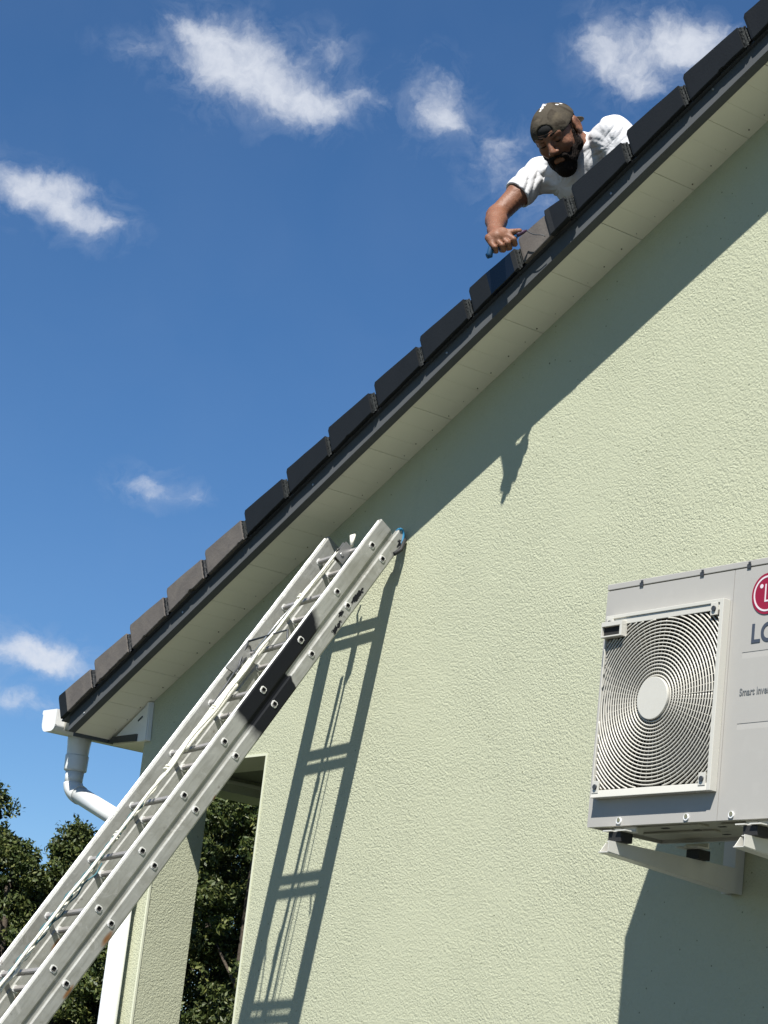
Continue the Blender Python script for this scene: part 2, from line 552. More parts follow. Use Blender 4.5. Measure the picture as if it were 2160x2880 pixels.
# ------------------------------------------------------------------ house
TH = rad(26.1226)
UA = Vector((math.cos(TH), 0, math.sin(TH)))
UN = Vector((-math.sin(TH), 0, math.cos(TH)))
A0 = Vector((-9.384, 5.5, 1.845))
YW = 5.5


def SN(s, n, y):
    p = A0 + UA * s + UN * n
    return (p.x, y, p.z)


S_END = 6.75                                  # rake length up to the ridge
RIDGE = SN(S_END, 0, YW)
XR = RIDGE[0]
house = empty('gabled_house', (-4, 5.5, GZ), 'pale green roughcast gable end with dark verge tiles and cream soffit', 'house')


def xz(s, n):
    p = A0 + UA * s + UN * n
    return (p.x, p.z)


XL, XJ0, XJ1, ZD = -9.43, -9.2, -8.372, 1.527
XRW = 2 * XR - XL
zl = 1.845 + (XL - A0.x) * math.tan(TH) + 0.02
zr = RIDGE[2] + 0.02
bm = bmesh.new()
prism(bm, [(XL, GZ), (XJ0, GZ), (XJ0, ZD), (XJ1, ZD), (XJ1, GZ), (XRW, GZ), (XRW, zl), (XR, zr), (XL, zl)], YW, YW + 0.25)
wall = bm_obj('gable_wall', bm, M['stucco'], house)
wall['label'] = 'pale green roughcast gable wall with an open porch bay'
# corner beads on the porch opening: thin, slightly proud, rounded
bm = bmesh.new()
for x, sgn in ((XJ1, 1), (XJ0, -1)):
    box(bm, (x - 0.0035, YW - 0.0035, GZ), (x + 0.0075 * sgn if sgn > 0 else x + 0.0035, YW + 0.006, ZD - 0.0035))
    if sgn < 0:
        box(bm, (x - 0.0075, YW - 0.0035, GZ), (x - 0.0035, YW + 0.006, ZD - 0.0035))
box(bm, (XJ0 - 0.0075, YW - 0.0035, ZD - 0.0035), (XJ1 + 0.0075, YW + 0.006, ZD + 0.0075))
bm_obj('corner_bead', bm, M['bead'], house)
# porch behind the bay
boxo('porch_ceiling', (XJ0 + 0.002, YW + 0.252, 1.535), (-7.6, 7.6, 1.56), M['timber'], house)
bm = bmesh.new()
box(bm, (XL, YW + 0.252, 1.466), (XJ0, 7.6, 1.85))
bm_obj('porch_beam', bm, M['stucco'], house)
boxo('beam_trim', (XJ0 + 0.001, YW + 0.255, 1.505), (XJ0 + 0.016, 7.58, 1.520), M['bead'], house)
boxo('porch_back_wall', (XL, 7.602, GZ), (-7.6, 7.8, 1.85), M['stucco'], house)
boxo('porch_side_wall', (-7.6, YW + 0.252, GZ), (-7.4, 7.8, 1.85), M['stucco'], house)
boxo('side_wall', (XL, 7.802, GZ), (XL + 0.25, 15.5, 1.80), M['stucco'], house)
boxo('far_side_wall', (XRW - 0.25, 5.752, GZ), (XRW, 15.5, 1.80), M['stucco'], house)
bm = bmesh.new()
prism(bm, [(XL, GZ), (XRW, GZ), (XRW, zl), (XR, zr), (XL, zl)], 15.502, 15.75)
bm_obj('back_gable', bm, M['stucco'], house)

# soffit boards under the verge (0.3 m wide, two shallow grooves each)
SOF0, SOF1 = 5.287, 5.499


def soffit_mesh(w, name):
    bm = bmesh.new()
    gw, gd = 0.0022, 0.0016
    prof = [(0.0015, 0.0), (0.0015, 0.0)]
    cuts = [w / 3, 2 * w / 3]
    pts = [(0.001, 0.010), (0.001, 0.001), (0.003, 0.0)]
    for c in cuts:
        if w > 0.2:
            pts += [(c - gw / 2 - 0.001, 0.0), (c, gd), (c + gw / 2 + 0.001, 0.0)]
    pts += [(w - 0.003, 0.0), (w - 0.001, 0.001), (w - 0.001, 0.010)]
    prism(bm, [(p[0] * UA.x + p[1] * UN.x, p[0] * UA.z + p[1] * UN.z) for p in pts], SOF0, SOF1)
    bmesh.ops.recalc_face_normals(bm, faces=bm.faces)
    me = bpy.data.meshes.new(name)
    bm.to_mesh(me)
    bm.free()
    me.materials.append(M['soffit'])
    return me


sm = soffit_mesh(0.3, 'soffit_board')
s = -0.385
first = soffit_mesh(0.300, 'soffit_board_end')
k = 0
while s < S_END - 0.3:
    o = mesh_obj('soffit_board', first if k == 0 else sm, None, house)
    p = A0 + UA * s
    o.location = (p.x, 0, p.z + random.uniform(-0.0006, 0.0006))
    s += 0.3
    k += 1
# small rust-dark nail heads near the wall side of the soffit
bm = bmesh.new()
s = -0.28
while s < S_END - 0.4:
    p = SN(s + random.uniform(-.01, .01), -0.0015, 5.462 + random.uniform(-0.008, 0.008))
    cyl(bm, p, UN, random.uniform(0.0008, 0.0032), 0.003, 8)
    s += 0.1005
kind(bm_obj('soffit_nails', bm, mat('rusty nail heads', (0.14, 0.12, 0.08), 0.8), house), 'stuff')
# dark backing above the boards
bm = bmesh.new()
prism(bm, [xz(-0.37, 0.0125), xz(S_END, 0.0125), xz(S_END, 0.03), xz(-0.37, 0.03)], 5.29, 5.745)
bm_obj('soffit_backing', bm, M['groove'], house)

# barge board
BY0, BY1 = 5.247, 5.286
bm = bmesh.new()
zc = lambda x, n: A0.z + (x - A0.x) * math.tan(TH) + n / math.cos(TH)
xe = -9.722
prism(bm, [(xe, zc(xe, -0.004)), xz(S_END, -0.004), xz(S_END, 0.060), (xe, zc(xe, 0.060))], BY0, BY1)
bm_obj('barge_board', bm, M['anthracite'], house, bevel=0.0012)
bm = bmesh.new()
for s_, n_ in ((-0.225, 0.008), (0.648, 0.030), (1.677, 0.032), (2.617, 0.037), (3.633, 0.032), (4.206, 0.050), (5.2, 0.04), (6.1, 0.04)):
    cyl(bm, SN(s_, n_, BY0 - 0.001), (0, 1, 0), 0.0048, 0.004, 10)
kind(bm_obj('nail_heads', bm, M['steel'], house), 'stuff')
# undercloak strip between tiles and barge
bm = bmesh.new()
prism(bm, [xz(-0.40, 0.0605), xz(S_END, 0.0605), xz(S_END, 0.068), xz(-0.40, 0.068)], 5.232, 5.55)
bm_obj('undercloak', bm, M['trim_dark'], house)

# verge tiles
G = 0.3212


def verge_tile(k, s0, s1, mats, splits=(), lift=0.0, proud=0.0, end_mat=None, top_depth=0.34):
    """L-shaped cloaked verge tile with a rough nib at its uphill end. mats: one material per strip along the slope"""
    bm = bmesh.new()
    NIB = 0.030
    L = s1 - s0 - NIB
    wob = lambda a: noise.noise(Vector((k * 9.37 + a, 2.1, a * 3.3)))
    s0 += 0.006 * wob(1)
    y = 5.215 - proud + 0.0035 * wob(2)
    lift += 0.0040 * wob(3)
    nb0 = 0.0615 + lift
    ntd, ntu = 0.193 + lift, 0.166 + lift
    th = 0.024
    cuts = [0.0] + [c / L for c in splits if c < L] + [1.0]
    secs = sorted(set([round(x, 4) for x in cuts + [0.035] + [i / 22 for i in range(1, 22)]]))
    rows = []
    tilt = 0.0
    for j, f in enumerate(secs):
        ss = s0 + f * L
        chip = max(0, noise.noise(Vector((ss * 23, k * 2, 11))) - 0.25) * 0.022
        nb = nb0 + tilt + 0.0022 * noise.noise(Vector((ss * 14, k, 1))) + chip
        nt_ = ntd + (ntu - ntd) * f + tilt + 0.0012 * noise.noise(Vector((ss * 10, k, 5)))
        yy0 = y + 0.0015 * noise.noise(Vector((ss * 9, k, 8))) - 0.003 * f
        if f == 0.0:
            nt_ -= 0.012                          # rounded lower top corner
            yy0 += 0.0015
        bev = 0.006
        prof = [(yy0 + 0.002, nb), (yy0, nb + 0.003), (yy0, nt_ - bev), (yy0 + bev, nt_), (yy0 + top_depth, nt_), (yy0 + top_depth, nt_ - 0.03), (yy0 + th + 0.008, nt_ - 0.03), (yy0 + th, nt_ - 0.04), (yy0 + th, nb + 0.002)]
        rows.append([bm.verts.new(SN(ss, n, yy)) for yy, n in prof])
    for j in range(len(rows) - 1):
        mid = (secs[j] + secs[j + 1]) / 2
        mi = 0
        for ci in range(len(cuts) - 1):
            if cuts[ci] <= mid < cuts[ci + 1]:
                mi = ci
        n = len(rows[0])
        for i in range(n):
            bm.faces.new((rows[j][i], rows[j][(i + 1) % n], rows[j + 1][(i + 1) % n], rows[j + 1][i])).material_index = min(mi, len(mats) - 1)
    bm.faces.new(rows[0]).material_index = 0
    bm.faces.new(rows[-1]).material_index = len(mats) - 1
    # rough nib: a chipped strip, lower at the top, its foot cut away
    e = len(mats)
    ns, nn = 5, 14
    grid = []
    for a in range(nn + 1):
        row = []
        for b in range(ns + 1):
            fs = b / ns
            ss = s1 - NIB + NIB * fs
            n0, n1 = nb0 - 0.004 + 0.020 * max(0, fs - 0.35), ntu - 0.006 - 0.014 * fs
            n_ = n0 + (n1 - n0) * a / nn
            groove = 0.006 if b == 3 else 0.0
            off = 0.004 + groove + 0.0045 * noise.noise(Vector((k * 7.7 + a * 1.9, b * 2.3, 2.2))) + (0.004 if b == ns else 0)
            row.append(bm.verts.new(SN(ss, n_, y + off)))
        grid.append(row)
    for a in range(nn):
        for b in range(ns):
            bm.faces.new((grid[a][b], grid[a][b + 1], grid[a + 1][b + 1], grid[a + 1][b])).material_index = e
    bmesh.ops.recalc_face_normals(bm, faces=bm.faces)
    v = box(bm, SN(0, 0, 0), SN(0.001, 0.001, 0.001), e)
    core = [(s1 - NIB, nb0 + 0.004), (s1 + 0.002, nb0 + 0.016), (s1 + 0.002, ntu - 0.022), (s1 - NIB, ntu - 0.012)]
    quad = [SN(a_, b_, y + 0.018) for a_, b_ in core] + [SN(a_, b_, y + 0.055) for a_, b_ in core]
    for vv, c in zip(v, quad):
        vv.co = c
    me = bpy.data.meshes.new('verge_tile')
    bm.to_mesh(me)
    bm.free()
    for m_ in list(mats) + [end_mat or M['butt']]:
        me.materials.append(m_)
    o = mesh_obj('verge_tile', me, None, house)
    return o


NT = 20
for k in range(0, NT):
    s0 = 1.874 + G * (k - 7)
    s1 = s0 + G - 0.006
    if k == 0:
        o = verge_tile(k, s0 - 0.007, s1, [M['paint'], M['bare']], splits=(0.068,), end_mat=M['paint'])
        o['label'] = 'brown tile with only its lower end painted dark'
    elif k <= 4:
        o = verge_tile(k, s0, s1, [M['bare']], end_mat=M['paint'] if k < 4 else M['butt'])
        o['label'] = 'unpainted weathered brown tile'
    elif k == 10:
        verge_tile(k, s0, s1, [M['paint'], M['wet'], M['half']], splits=(0.115, 0.262))
    elif k == 11:
        o = verge_tile(k, s0, s1 - 0.02, [M['bare'], M['bare']], splits=(0.17,))
        o['label'] = 'half painted brown tile beside the hand'
    else:
        verge_tile(k, s0, s1, [M['paint']])
# the short dark cover piece on tile 11
s0 = 1.874 + G * 4
o = verge_tile(31, s0 + 0.175, s0 + G - 0.006, [M['half'], M['paint']], splits=(0.03,), lift=-0.006, proud=0.014)
o['label'] = 'short dark painted closing tile'

# tile courses over the rest of the roof, both slopes
tm = M['bare']
for side in (0, 1):
    for k in range(0, NT + 1):
        s0 = 1.874 + G * (k - 7)
        s1 = min(s0 + G + 0.05, S_END + 0.1)
        if s0 > S_END:
            break
        bm = bmesh.new()
        pts = []
        y0 = 5.56 if side == 0 else 5.22
        for (ss, n) in ((s0, 0.186), (s1, 0.140), (s1, 0.168), (s0, 0.214)):
            x, z = xz(ss, n)
            if side:
                x = 2 * XR - x
            pts.append((x, z))
        prism(bm, pts, y0, 15.9)
        bm_obj('tile_course', bm, M['paint'] if side == 0 and k > 4 else tm, house)
for side in (0, 1):
    bm = bmesh.new()
    pts = [xz(-0.40, 0.069), xz(S_END, 0.069), xz(S_END, 0.13), xz(-0.40, 0.13)]
    if side:
        pts = [(2 * XR - a, b) for a, b in pts]
        y0 = 5.26
    else:
        y0 = 5.29
    prism(bm, pts, y0, 15.85)
    bm_obj('roof_deck', bm, M['timber'], house)
if True:
    # verge of the hidden right slope
    bm = bmesh.new()
    pts = [(2 * XR - a, b) for a, b in (xz(-0.37, -0.004), xz(S_END, -0.004), xz(S_END, 0.06), xz(-0.37, 0.06))]
    prism(bm, pts, BY0, 5.499)
    bm_obj('right_barge_board', bm, M['anthracite'], house)
bm = bmesh.new()
pr = RIDGE[2] + 0.30
tube(bm, [(XR, 5.2, pr - 0.12), (XR, 15.9, pr - 0.12)], 0.12, 12)
bm_obj('ridge_tile', bm, M['paint'], house)

# boxed eave end
bm = bmesh.new()
prism(bm, [(-9.715, 1.664), (-9.463, 1.664), (-9.463, 1.653), (-9.372, 1.653), (-9.386, 1.838), (-9.40, 1.8345)], 5.478, 5.4985)
bm_obj('eave_end_panel', bm, M['upvc'], house, bevel=0.001)
bm = bmesh.new()
prism(bm, [(-9.735, 1.660), (-9.462, 1.654), (-9.462, 1.688), (-9.682, 1.6885)], 5.470, 5.4775)  # plain dark strip along the foot of the eave end
bm_obj('eave_end_dark_strip', bm, M['trim_dark'], house)
bm = bmesh.new()
prism(bm, [(-9.392, 1.655), (-9.376, 1.655), (-9.388, 1.835), (-9.402, 1.829)], 5.470, 5.4775)
bm_obj('corner_cover_strip', bm, M['upvc'], house)
bm = bmesh.new()
prism(bm, [(-9.475, 1.755), (-9.440, 1.774), (-9.437, 1.768), (-9.472, 1.749)], 5.474, 5.4775)
bm_obj('vent_slot', bm, M['trim_dark'], house)
boxo('eave_soffit', (-9.725, 5.50, 1.656), (XL - 0.002, 15.8, 1.664), M['soffit'], house)
boxo('fascia_board', (-9.745, 5.29, 1.662), (-9.725, 15.8, 1.80), M['anthracite'], house)
boxo('tilting_fillet', (-9.865, 5.30, 1.700), (-9.746, 15.8, 1.79), M['pan'], house)

# gutter
gut = bpy.data.objects.new('gutter', None)
COL.objects.link(gut)
gut.parent = house


def gutter_prof(inset=0.0):
    x0, x1, zt, zb = -10.0 + inset, -9.868 - inset, 1.796, 1.690 + inset
    pts = [(x1, zt), (x1, zb + 0.028)]
    for i in range(9):
        a = -math.pi * i / 16
        pts.append((x1 - 0.042 + 0.042 * math.cos(a), zb + 0.030 + 0.030 * math.sin(a)))
    for i in range(9):
        a = -math.pi / 2 - math.pi * i / 16
        pts.append((x0 + 0.042 + 0.042 * math.cos(a), zb + 0.046 + 0.046 * math.sin(a)))
    pts += [(x0, zt - 0.022), (x0 - 0.008, zt - 0.016), (x0 - 0.008, zt - 0.003), (x0 - 0.002, zt + 0.002)]
    return pts


bm = bmesh.new()
a_ = gutter_prof()
prev = None
ra = [bm.verts.new((p[0], 5.262, p[1])) for p in a_]
rb = [bm.verts.new((p[0], 15.8, p[1])) for p in a_]
for i in range(len(a_) - 1):
    bm.faces.new((ra[i], ra[i + 1], rb[i + 1], rb[i]))
go = bm_obj('gutter_channel', bm, M['upvc'], house)
md = go.modifiers.new('thickness', 'SOLIDIFY')
md.thickness = 0.003
bm = bmesh.new()
prism(bm, a_, 5.250, 5.261)
ec = bm_obj('gutter_end_cap', bm, M['upvc'], house)
bpy.data.objects.remove(gut)

# downpipe
bm = bmesh.new()
PX, PY = -9.93, 5.43
prof = [(1.700, .0585), (1.672, .0585), (1.655, .056), (1.598, .0525), (1.597, .0525)]
tube(bm, [(PX, PY, z) for z, r in prof], [r for z, r in prof], 28)
bm_obj('gutter_outlet', bm, M['pipe_grey'], house)
bm = bmesh.new()
prof = [(1.604, .0475), (1.603, .0565), (1.598, .0575), (1.545, .0560), (1.532, .0560), (1.527, .0535), (1.524, .0470)]
tube(bm, [(PX, PY, z) for z, r in prof], [r for z, r in prof], 28)
bm_obj('pipe_collar', bm, M['pipe_grey'], house)
bm = bmesh.new()
tube(bm, [(PX, PY, 1.526), (PX, PY, 1.455)], [.0455, .0425], 28)
bm_obj('pipe_spigot', bm, M['pipe_grey'], house)
# swan neck to the wall corner and the vertical pipe
e1 = Vector((PX, PY, 1.47))
e2 = Vector((-9.307, 5.437, 1.225))


def bend(p0, p1, p2, r, n=10):
    out = []
    for i in range(n + 1):
        t = i / n
        out.append(((1 - t) ** 2) * p0 + 2 * t * (1 - t) * p1 + t * t * p2)
    return out


dirn = (e2 - Vector((PX, PY, 1.432))).normalized()
b0 = Vector((PX, PY, 1.468))
bc = Vector((PX, PY, 1.432))
bm = bmesh.new()
tube(bm, bend(b0, bc, bc + dirn * 0.085, 0), 0.0470, 24)
bm_obj('upper_bend', bm, M['pipe_grey'], house)
bm = bmesh.new()
tube(bm, [bc + dirn * 0.075, e2 - dirn * 0.06], 0.0425, 24)
bm_obj('swan_neck_pipe', bm, M['pipe_grey'], house)
bm = bmesh.new()
tube(bm, bend(e2 - dirn * 0.09, e2, e2 + Vector((0, 0, -0.1)), 0), 0.0475, 24)
bm_obj('lower_bend', bm, M['pipe_grey'], house)
bm = bmesh.new()
tube(bm, [e2 + Vector((0, 0, -0.06)), (e2.x, e2.y, GZ + 0.02)], 0.0425, 24)
bm_obj('down_pipe', bm, M['pipe_grey'], house)
for zz in (-0.6, 0.97):
    bm = bmesh.new()
    tube(bm, [(e2.x, e2.y, zz), (e2.x, e2.y, zz - 0.03)], 0.049, 24)
    box(bm, (e2.x - 0.02, e2.y + 0.03, zz - 0.028), (e2.x + 0.02, 5.499, zz - 0.002))
    bm_obj('pipe_clip', bm, M['pipe_grey'], house)
place(house)


# ------------------------------------------------------------------ outdoor unit of the heat pump
AF, AB = 4.92, 5.25
AX0, AX1, AZ0, AZ1 = -5.586, -4.636, 1.016, 1.818
ac = empty('heat_pump_unit', ((AX0 + AX1) / 2, 5.1, AZ0), 'light grey outdoor heat pump unit with round wire fan guard on the wall', 'heat pump')
GX0, GX1, GZ0_, GZ1_ = -5.549, -5.014, 1.104, 1.701     # outer edge of the guard frame
gx, gz = -5.289, 1.407
AS = -5.004
bm = bmesh.new()
# front skin with a fan opening, sides, bottom flange, back
box(bm, (AX0, AF, AZ0), (GX0 + 0.006, AF + 0.02, 1.795))
box(bm, (GX1 - 0.014, AF, AZ0), (AS - 0.0012, AF + 0.02, 1.795))
box(bm, (GX0 + 0.006, AF, AZ0), (GX1 - 0.014, AF + 0.02, GZ0_ + 0.02))
box(bm, (GX0 + 0.006, AF, GZ1_ - 0.02), (GX1 - 0.014, AF + 0.02, 1.795))
box(bm, (AX0, AF + 0.02, AZ0), (AX0 + 0.01, AB, 1.795))
box(bm, (AX0 + 0.01, AB - 0.01, AZ0), (AX1 - 0.01, AB, 1.795))
casing = bm_obj('casing', bm, M['ac'], ac)
bm = bmesh.new()
# service panel with two pressed recesses
rec = [(1.5085, 1.5285), (1.2885, 1.3080)]
zs = [AZ0, rec[1][0], rec[1][1], rec[0][0], rec[0][1], 1.795]
x0, x1 = AS + 0.0012, AX1
for i in range(5):
    if i in (1, 3):
        box(bm, (x0, AF, zs[i]), (-4.949, AF + 0.02, zs[i + 1]))
        box(bm, (AX1 - 0.05, AF, zs[i]), (x1, AF + 0.02, zs[i + 1]))
        # sloped floor of the recess
        a, b = zs[i], zs[i + 1]
        hexa(bm, [(-4.949, AF, a), (AX1 - 0.05, AF, a), (AX1 - 0.05, AF + 0.02, a), (-4.949, AF + 0.02, a), (-4.949, AF + 0.0012, b), (AX1 - 0.05, AF + 0.0012, b), (AX1 - 0.05, AF + 0.02, b), (-4.949, AF + 0.02, b)])
    else:
        box(bm, (x0, AF, zs[i]), (x1, AF + 0.02, zs[i + 1]))
box(bm, (AX1 - 0.01, AF + 0.02, AZ0), (AX1, AB, 1.795))
bm_obj('service_panel', bm, M['ac'], ac)
boxo('top_cover', (AX0 - 0.001, AF - 0.0015, 1.7985), (AX1 + 0.001, AB + 0.001, AZ1), M['ac'], ac, bevel=0.002)
boxo('cover_gap', (AX0 + 0.004, AF + 0.004, 1.795), (AX1 - 0.004, AB - 0.004, 1.7985), M['groove'], ac)
for cx in (-5.423, -5.147, -4.943):
    bm = bmesh.new()
    box(bm, (cx - 0.008, AF - 0.004, 1.793), (cx + 0.008, AF - 0.0016, 1.806))
    box(bm, (cx - 0.002, AF - 0.005, 1.806), (cx + 0.006, AF - 0.0016, 1.813))
    bm_obj('cover_clip', bm, M['trim_dark'], ac)
# embossed feet line: round press marks with a bright lip
for cx in (-5.436, -5.134, -4.943, -4.74):
    bm = bmesh.new()
    cyl(bm, (cx, AF + 0.001, 1.031), (0, 1, 0), 0.0105, 0.012, 18)
    bm_obj('panel_screw', bm, M['upvc'], ac)
    bm = bmesh.new()
    cyl(bm, (cx + 0.0015, AF - 0.0058, 1.0335), (0, 1, 0), 0.0070, 0.0015, 14)
    bm_obj('screw_socket', bm, M['groove'], ac)
# fan guard frame
FY = 4.890
bm = bmesh.new()
box(bm, (GX1 - 0.016, FY, GZ0_), (GX1, AF - 0.0005, GZ1_))                       # right rim
box(bm, (GX0, FY, GZ1_ - 0.012), (GX1 - 0.016, AF - 0.0005, GZ1_))              # top rim
box(bm, (GX0, FY + 0.004, GZ1_ - 0.034), (GX1 - 0.016, FY + 0.008, GZ1_ - 0.012))
hexa(bm, [(GX0, FY - 0.002, GZ0_), (GX1 - 0.016, FY - 0.002, GZ0_), (GX1 - 0.016, AF - 0.0005, GZ0_), (GX0, AF - 0.0005, GZ0_), (GX0, FY + 0.003, GZ0_ + 0.024), (GX1 - 0.016, FY + 0.003, GZ0_ + 0.024), (GX1 - 0.016, AF - 0.0005, GZ0_ + 0.024), (GX0, AF - 0.0005, GZ0_ + 0.024)])
box(bm, (GX0, FY + 0.002, GZ0_ + 0.024), (GX0 + 0.004, AF - 0.0005, GZ1_ - 0.034))   # thin left rim
bm_obj('guard_frame', bm, M['ac_plastic'], ac, bevel=0.0015)
GL, GR, GB, GT = GX0 + 0.004, GX1 - 0.016, GZ0_ + 0.024, GZ1_ - 0.034
for (cx, cz) in ((GL + 0.018, GT + 0.008), (GR - 0.022, GT + 0.004), (GR - 0.020, GB + 0.012), (GL + 0.016, GB + 0.010)):
    boxo('guard_tab', (cx - 0.016, FY - 0.001, cz - 0.020), (cx + 0.014, FY + 0.005, cz + 0.020), M['ac_plastic'], ac, bevel=0.001)
    bm = bmesh.new()
    cyl(bm, (cx, FY - 0.0035, cz), (0, 1, 0), 0.0085, 0.005, 14)
    bm_obj('guard_screw', bm, M['trim_dark'], ac)
# grip pocket
bm = bmesh.new()
px0, px1, pz0, pz1, py = GL - 0.006, GL + 0.092, 1.625, 1.676, FY - 0.016
box(bm, (px0, py, pz0 + 0.036), (px1, FY + 0.01, pz1))
box(bm, (px0, py, pz0), (px0 + 0.004, FY + 0.01, pz0 + 0.036))
box(bm, (px1 - 0.010, py, pz0), (px1, FY + 0.01, pz0 + 0.036))
box(bm, (px0 + 0.004, py, pz0), (px1 - 0.010, FY + 0.01, pz0 + 0.005))
bm_obj('sensor_cover', bm, M['ac_plastic'], ac, bevel=0.001)
boxo('sensor_hole', (px0 + 0.0045, py + 0.010, pz0 + 0.0055), (px1 - 0.0105, FY + 0.008, pz0 + 0.0355), M['hollow'], ac)  # black block imitates the shade inside the opening


def clip_arcs(r):
    """angles where a circle about the hub lies inside the guard opening"""
    N = 240
    runs, cur = [], []
    for i in range(N + 1):
        a = 2 * math.pi * i / N
        x, z = gx + r * math.cos(a), gz + r * math.sin(a)
        ok = GL < x < GR and GB < z < GT and not (x < px1 - 0.002 and z > pz0)
        if ok:
            cur.append(a)
        elif cur:
            runs.append(cur)
            cur = []
    if cur:
        runs.append(cur)
    if len(runs) > 1 and abs(runs[0][0]) < 1e-6 and abs(runs[-1][-1] - 2 * math.pi) < 1e-6:
        runs[0] = [a - 2 * math.pi for a in runs[-1]] + runs[0][1:]
        runs.pop()
    return [q for q in runs if len(q) > 3]


RINGS = [0.0745 + 0.01165 * i for i in range(26)]
for i, r in enumerate(RINGS):
    yy = FY + 0.004 + 0.010 * (r / 0.3) ** 2 - 0.006
    for run in clip_arcs(r):
        bm = bmesh.new()
        tube(bm, [(gx + r * math.cos(a), yy, gz + r * math.sin(a)) for a in run], 0.0026, 6)
        bm_obj('guard_ring', bm, M['wire'], ac)
for i in range(60):
    a = 2 * math.pi * (i + 0.3) / 60
    a1 = a
    pts = []
    for j in range(12):
        r = 0.066 + 0.30 * j / 11
        x, z = gx + r * math.cos(a1), gz + r * math.sin(a1)
        if not (GL < x < GR and GB < z < GT) or (x < px1 and z > pz0):
            break
        pts.append((x, FY + 0.008 + 0.010 * (r / 0.3) ** 2 - 0.006, z))
    if len(pts) > 1:
        bm = bmesh.new()
        tube(bm, pts, 0.0015, 5)
        bm_obj('guard_spoke', bm, M['wire'], ac)
bm = bmesh.new()
cyl(bm, (gx, FY - 0.004, gz), (0, 1, 0), 0.0685, 0.014, 48)
bm_obj('guard_hub', bm, M['ac_plastic'], ac, bevel=0.002)
# shroud and fan behind the guard
bm = bmesh.new()
box(bm, (GX0 + 0.007, AF + 0.16, GZ0_ + 0.021), (GX1 - 0.015, AF + 0.17, GZ1_ - 0.021))
for (a, b) in (((GX0 + 0.0065, AF + 0.0205, GZ0_ + 0.0205), (GX0 + 0.012, AF + 0.16, GZ1_ - 0.021)), ((GX1 - 0.02, AF + 0.0205, GZ0_ + 0.0205), (GX1 - 0.0145, AF + 0.16, GZ1_ - 0.021)),
               ((GX0 + 0.012, AF + 0.0205, GZ0_ + 0.0205), (GX1 - 0.02, AF + 0.16, GZ0_ + 0.026)), ((GX0 + 0.012, AF + 0.0205, GZ1_ - 0.026), (GX1 - 0.02, AF + 0.16, GZ1_ - 0.021))):
    box(bm, a, b)
bm_obj('fan_shroud', bm, M['ac_dark'], ac)
bm = bmesh.new()
cyl(bm, (gx, AF + 0.07, gz), (0, 1, 0), 0.06, 0.07, 28)
fan = bm_obj('fan_rotor', bm, M['blade'], ac)
for i in range(3):
    bm = bmesh.new()
    rows = []
    for j in range(7):
        r = 0.055 + 0.185 * j / 6
        row = []
        for kk in range(9):
            t = kk / 8
            a = 2 * math.pi * i / 3 + 0.5 + (t - 0.5) * (1.35 + 0.3 * j / 6) + 0.25 * j / 6
            row.append(bm.verts.new((gx + r * math.cos(a), AF + 0.045 + 0.06 * t, gz + r * math.sin(a))))
        rows.append(row)
    for j in range(6):
        for kk in range(8):
            bm.faces.new((rows[j][kk], rows[j][kk + 1], rows[j + 1][kk + 1], rows[j + 1][kk]))
    b = bm_obj('fan_blade', bm, M['blade'], ac, smooth=True)
    sd = b.modifiers.new('thickness', 'SOLIDIFY')
    sd.thickness = 0.004
# emblem: dark red disc, white ring with a gap, bar, dot and angular stroke
lx, lz, lr = -4.858, 1.7035, 0.0645
bm = bmesh.new()
cyl(bm, (lx, AF - 0.001, lz), (0, 1, 0), lr, 0.003, 56)
bm_obj('emblem_disc', bm, M['red'], ac)


def flat_arc(bm, cx, cz, r0, r1, a0, a1, y, t=0.0007, n=40):
    o = []
    for i in range(n + 1):
        a = a0 + (a1 - a0) * i / n
        o.append([bm.verts.new((cx + r * math.cos(a), yy, cz + r * math.sin(a))) for r, yy in ((r0, y), (r1, y), (r1, y - t), (r0, y - t))])
    for i in range(n):
        for j in range(4):
            bm.faces.new((o[i][j], o[i][(j + 1) % 4], o[i + 1][(j + 1) % 4], o[i + 1][j]))


bm = bmesh.new()
ye = AF - 0.0027
flat_arc(bm, lx, lz, 0.0505, 0.0562, rad(88), rad(360), ye)
box(bm, (lx + 0.012, ye - 0.0007, lz - 0.0028), (lx + 0.0505, ye, lz + 0.0028))
box(bm, (lx - 0.0095, ye - 0.0007, lz - 0.026), (lx - 0.0045, ye, lz + 0.030))
box(bm, (lx - 0.0045, ye - 0.0007, lz - 0.026), (lx + 0.010, ye, lz - 0.0205))
cyl(bm, (lx - 0.0245, ye - 0.0003, lz + 0.0245), (0, 1, 0), 0.0068, 0.0007, 20)
bm_obj('emblem_mark', bm, M['pink'], ac)


def wall_text(body, size, x, z, m, off=0.0, sx=1.0, name='lettering', y=AF - 0.0009):
    me = text_mesh(body, size, off)
    for v in me.vertices:
        vx, vy, vz = v.co
        v.co = (x + vx * sx, y - vz, z + vy)
    me.update()
    return mesh_obj(name, me, m, ac)


wall_text('LG', 0.0835, -4.9175, 1.5550, M['print'], 0.0016, 0.98)
wall_text('Smart Inverter', 0.031, -4.9475, 1.3945, M['print2'], 0.0003, 0.86)
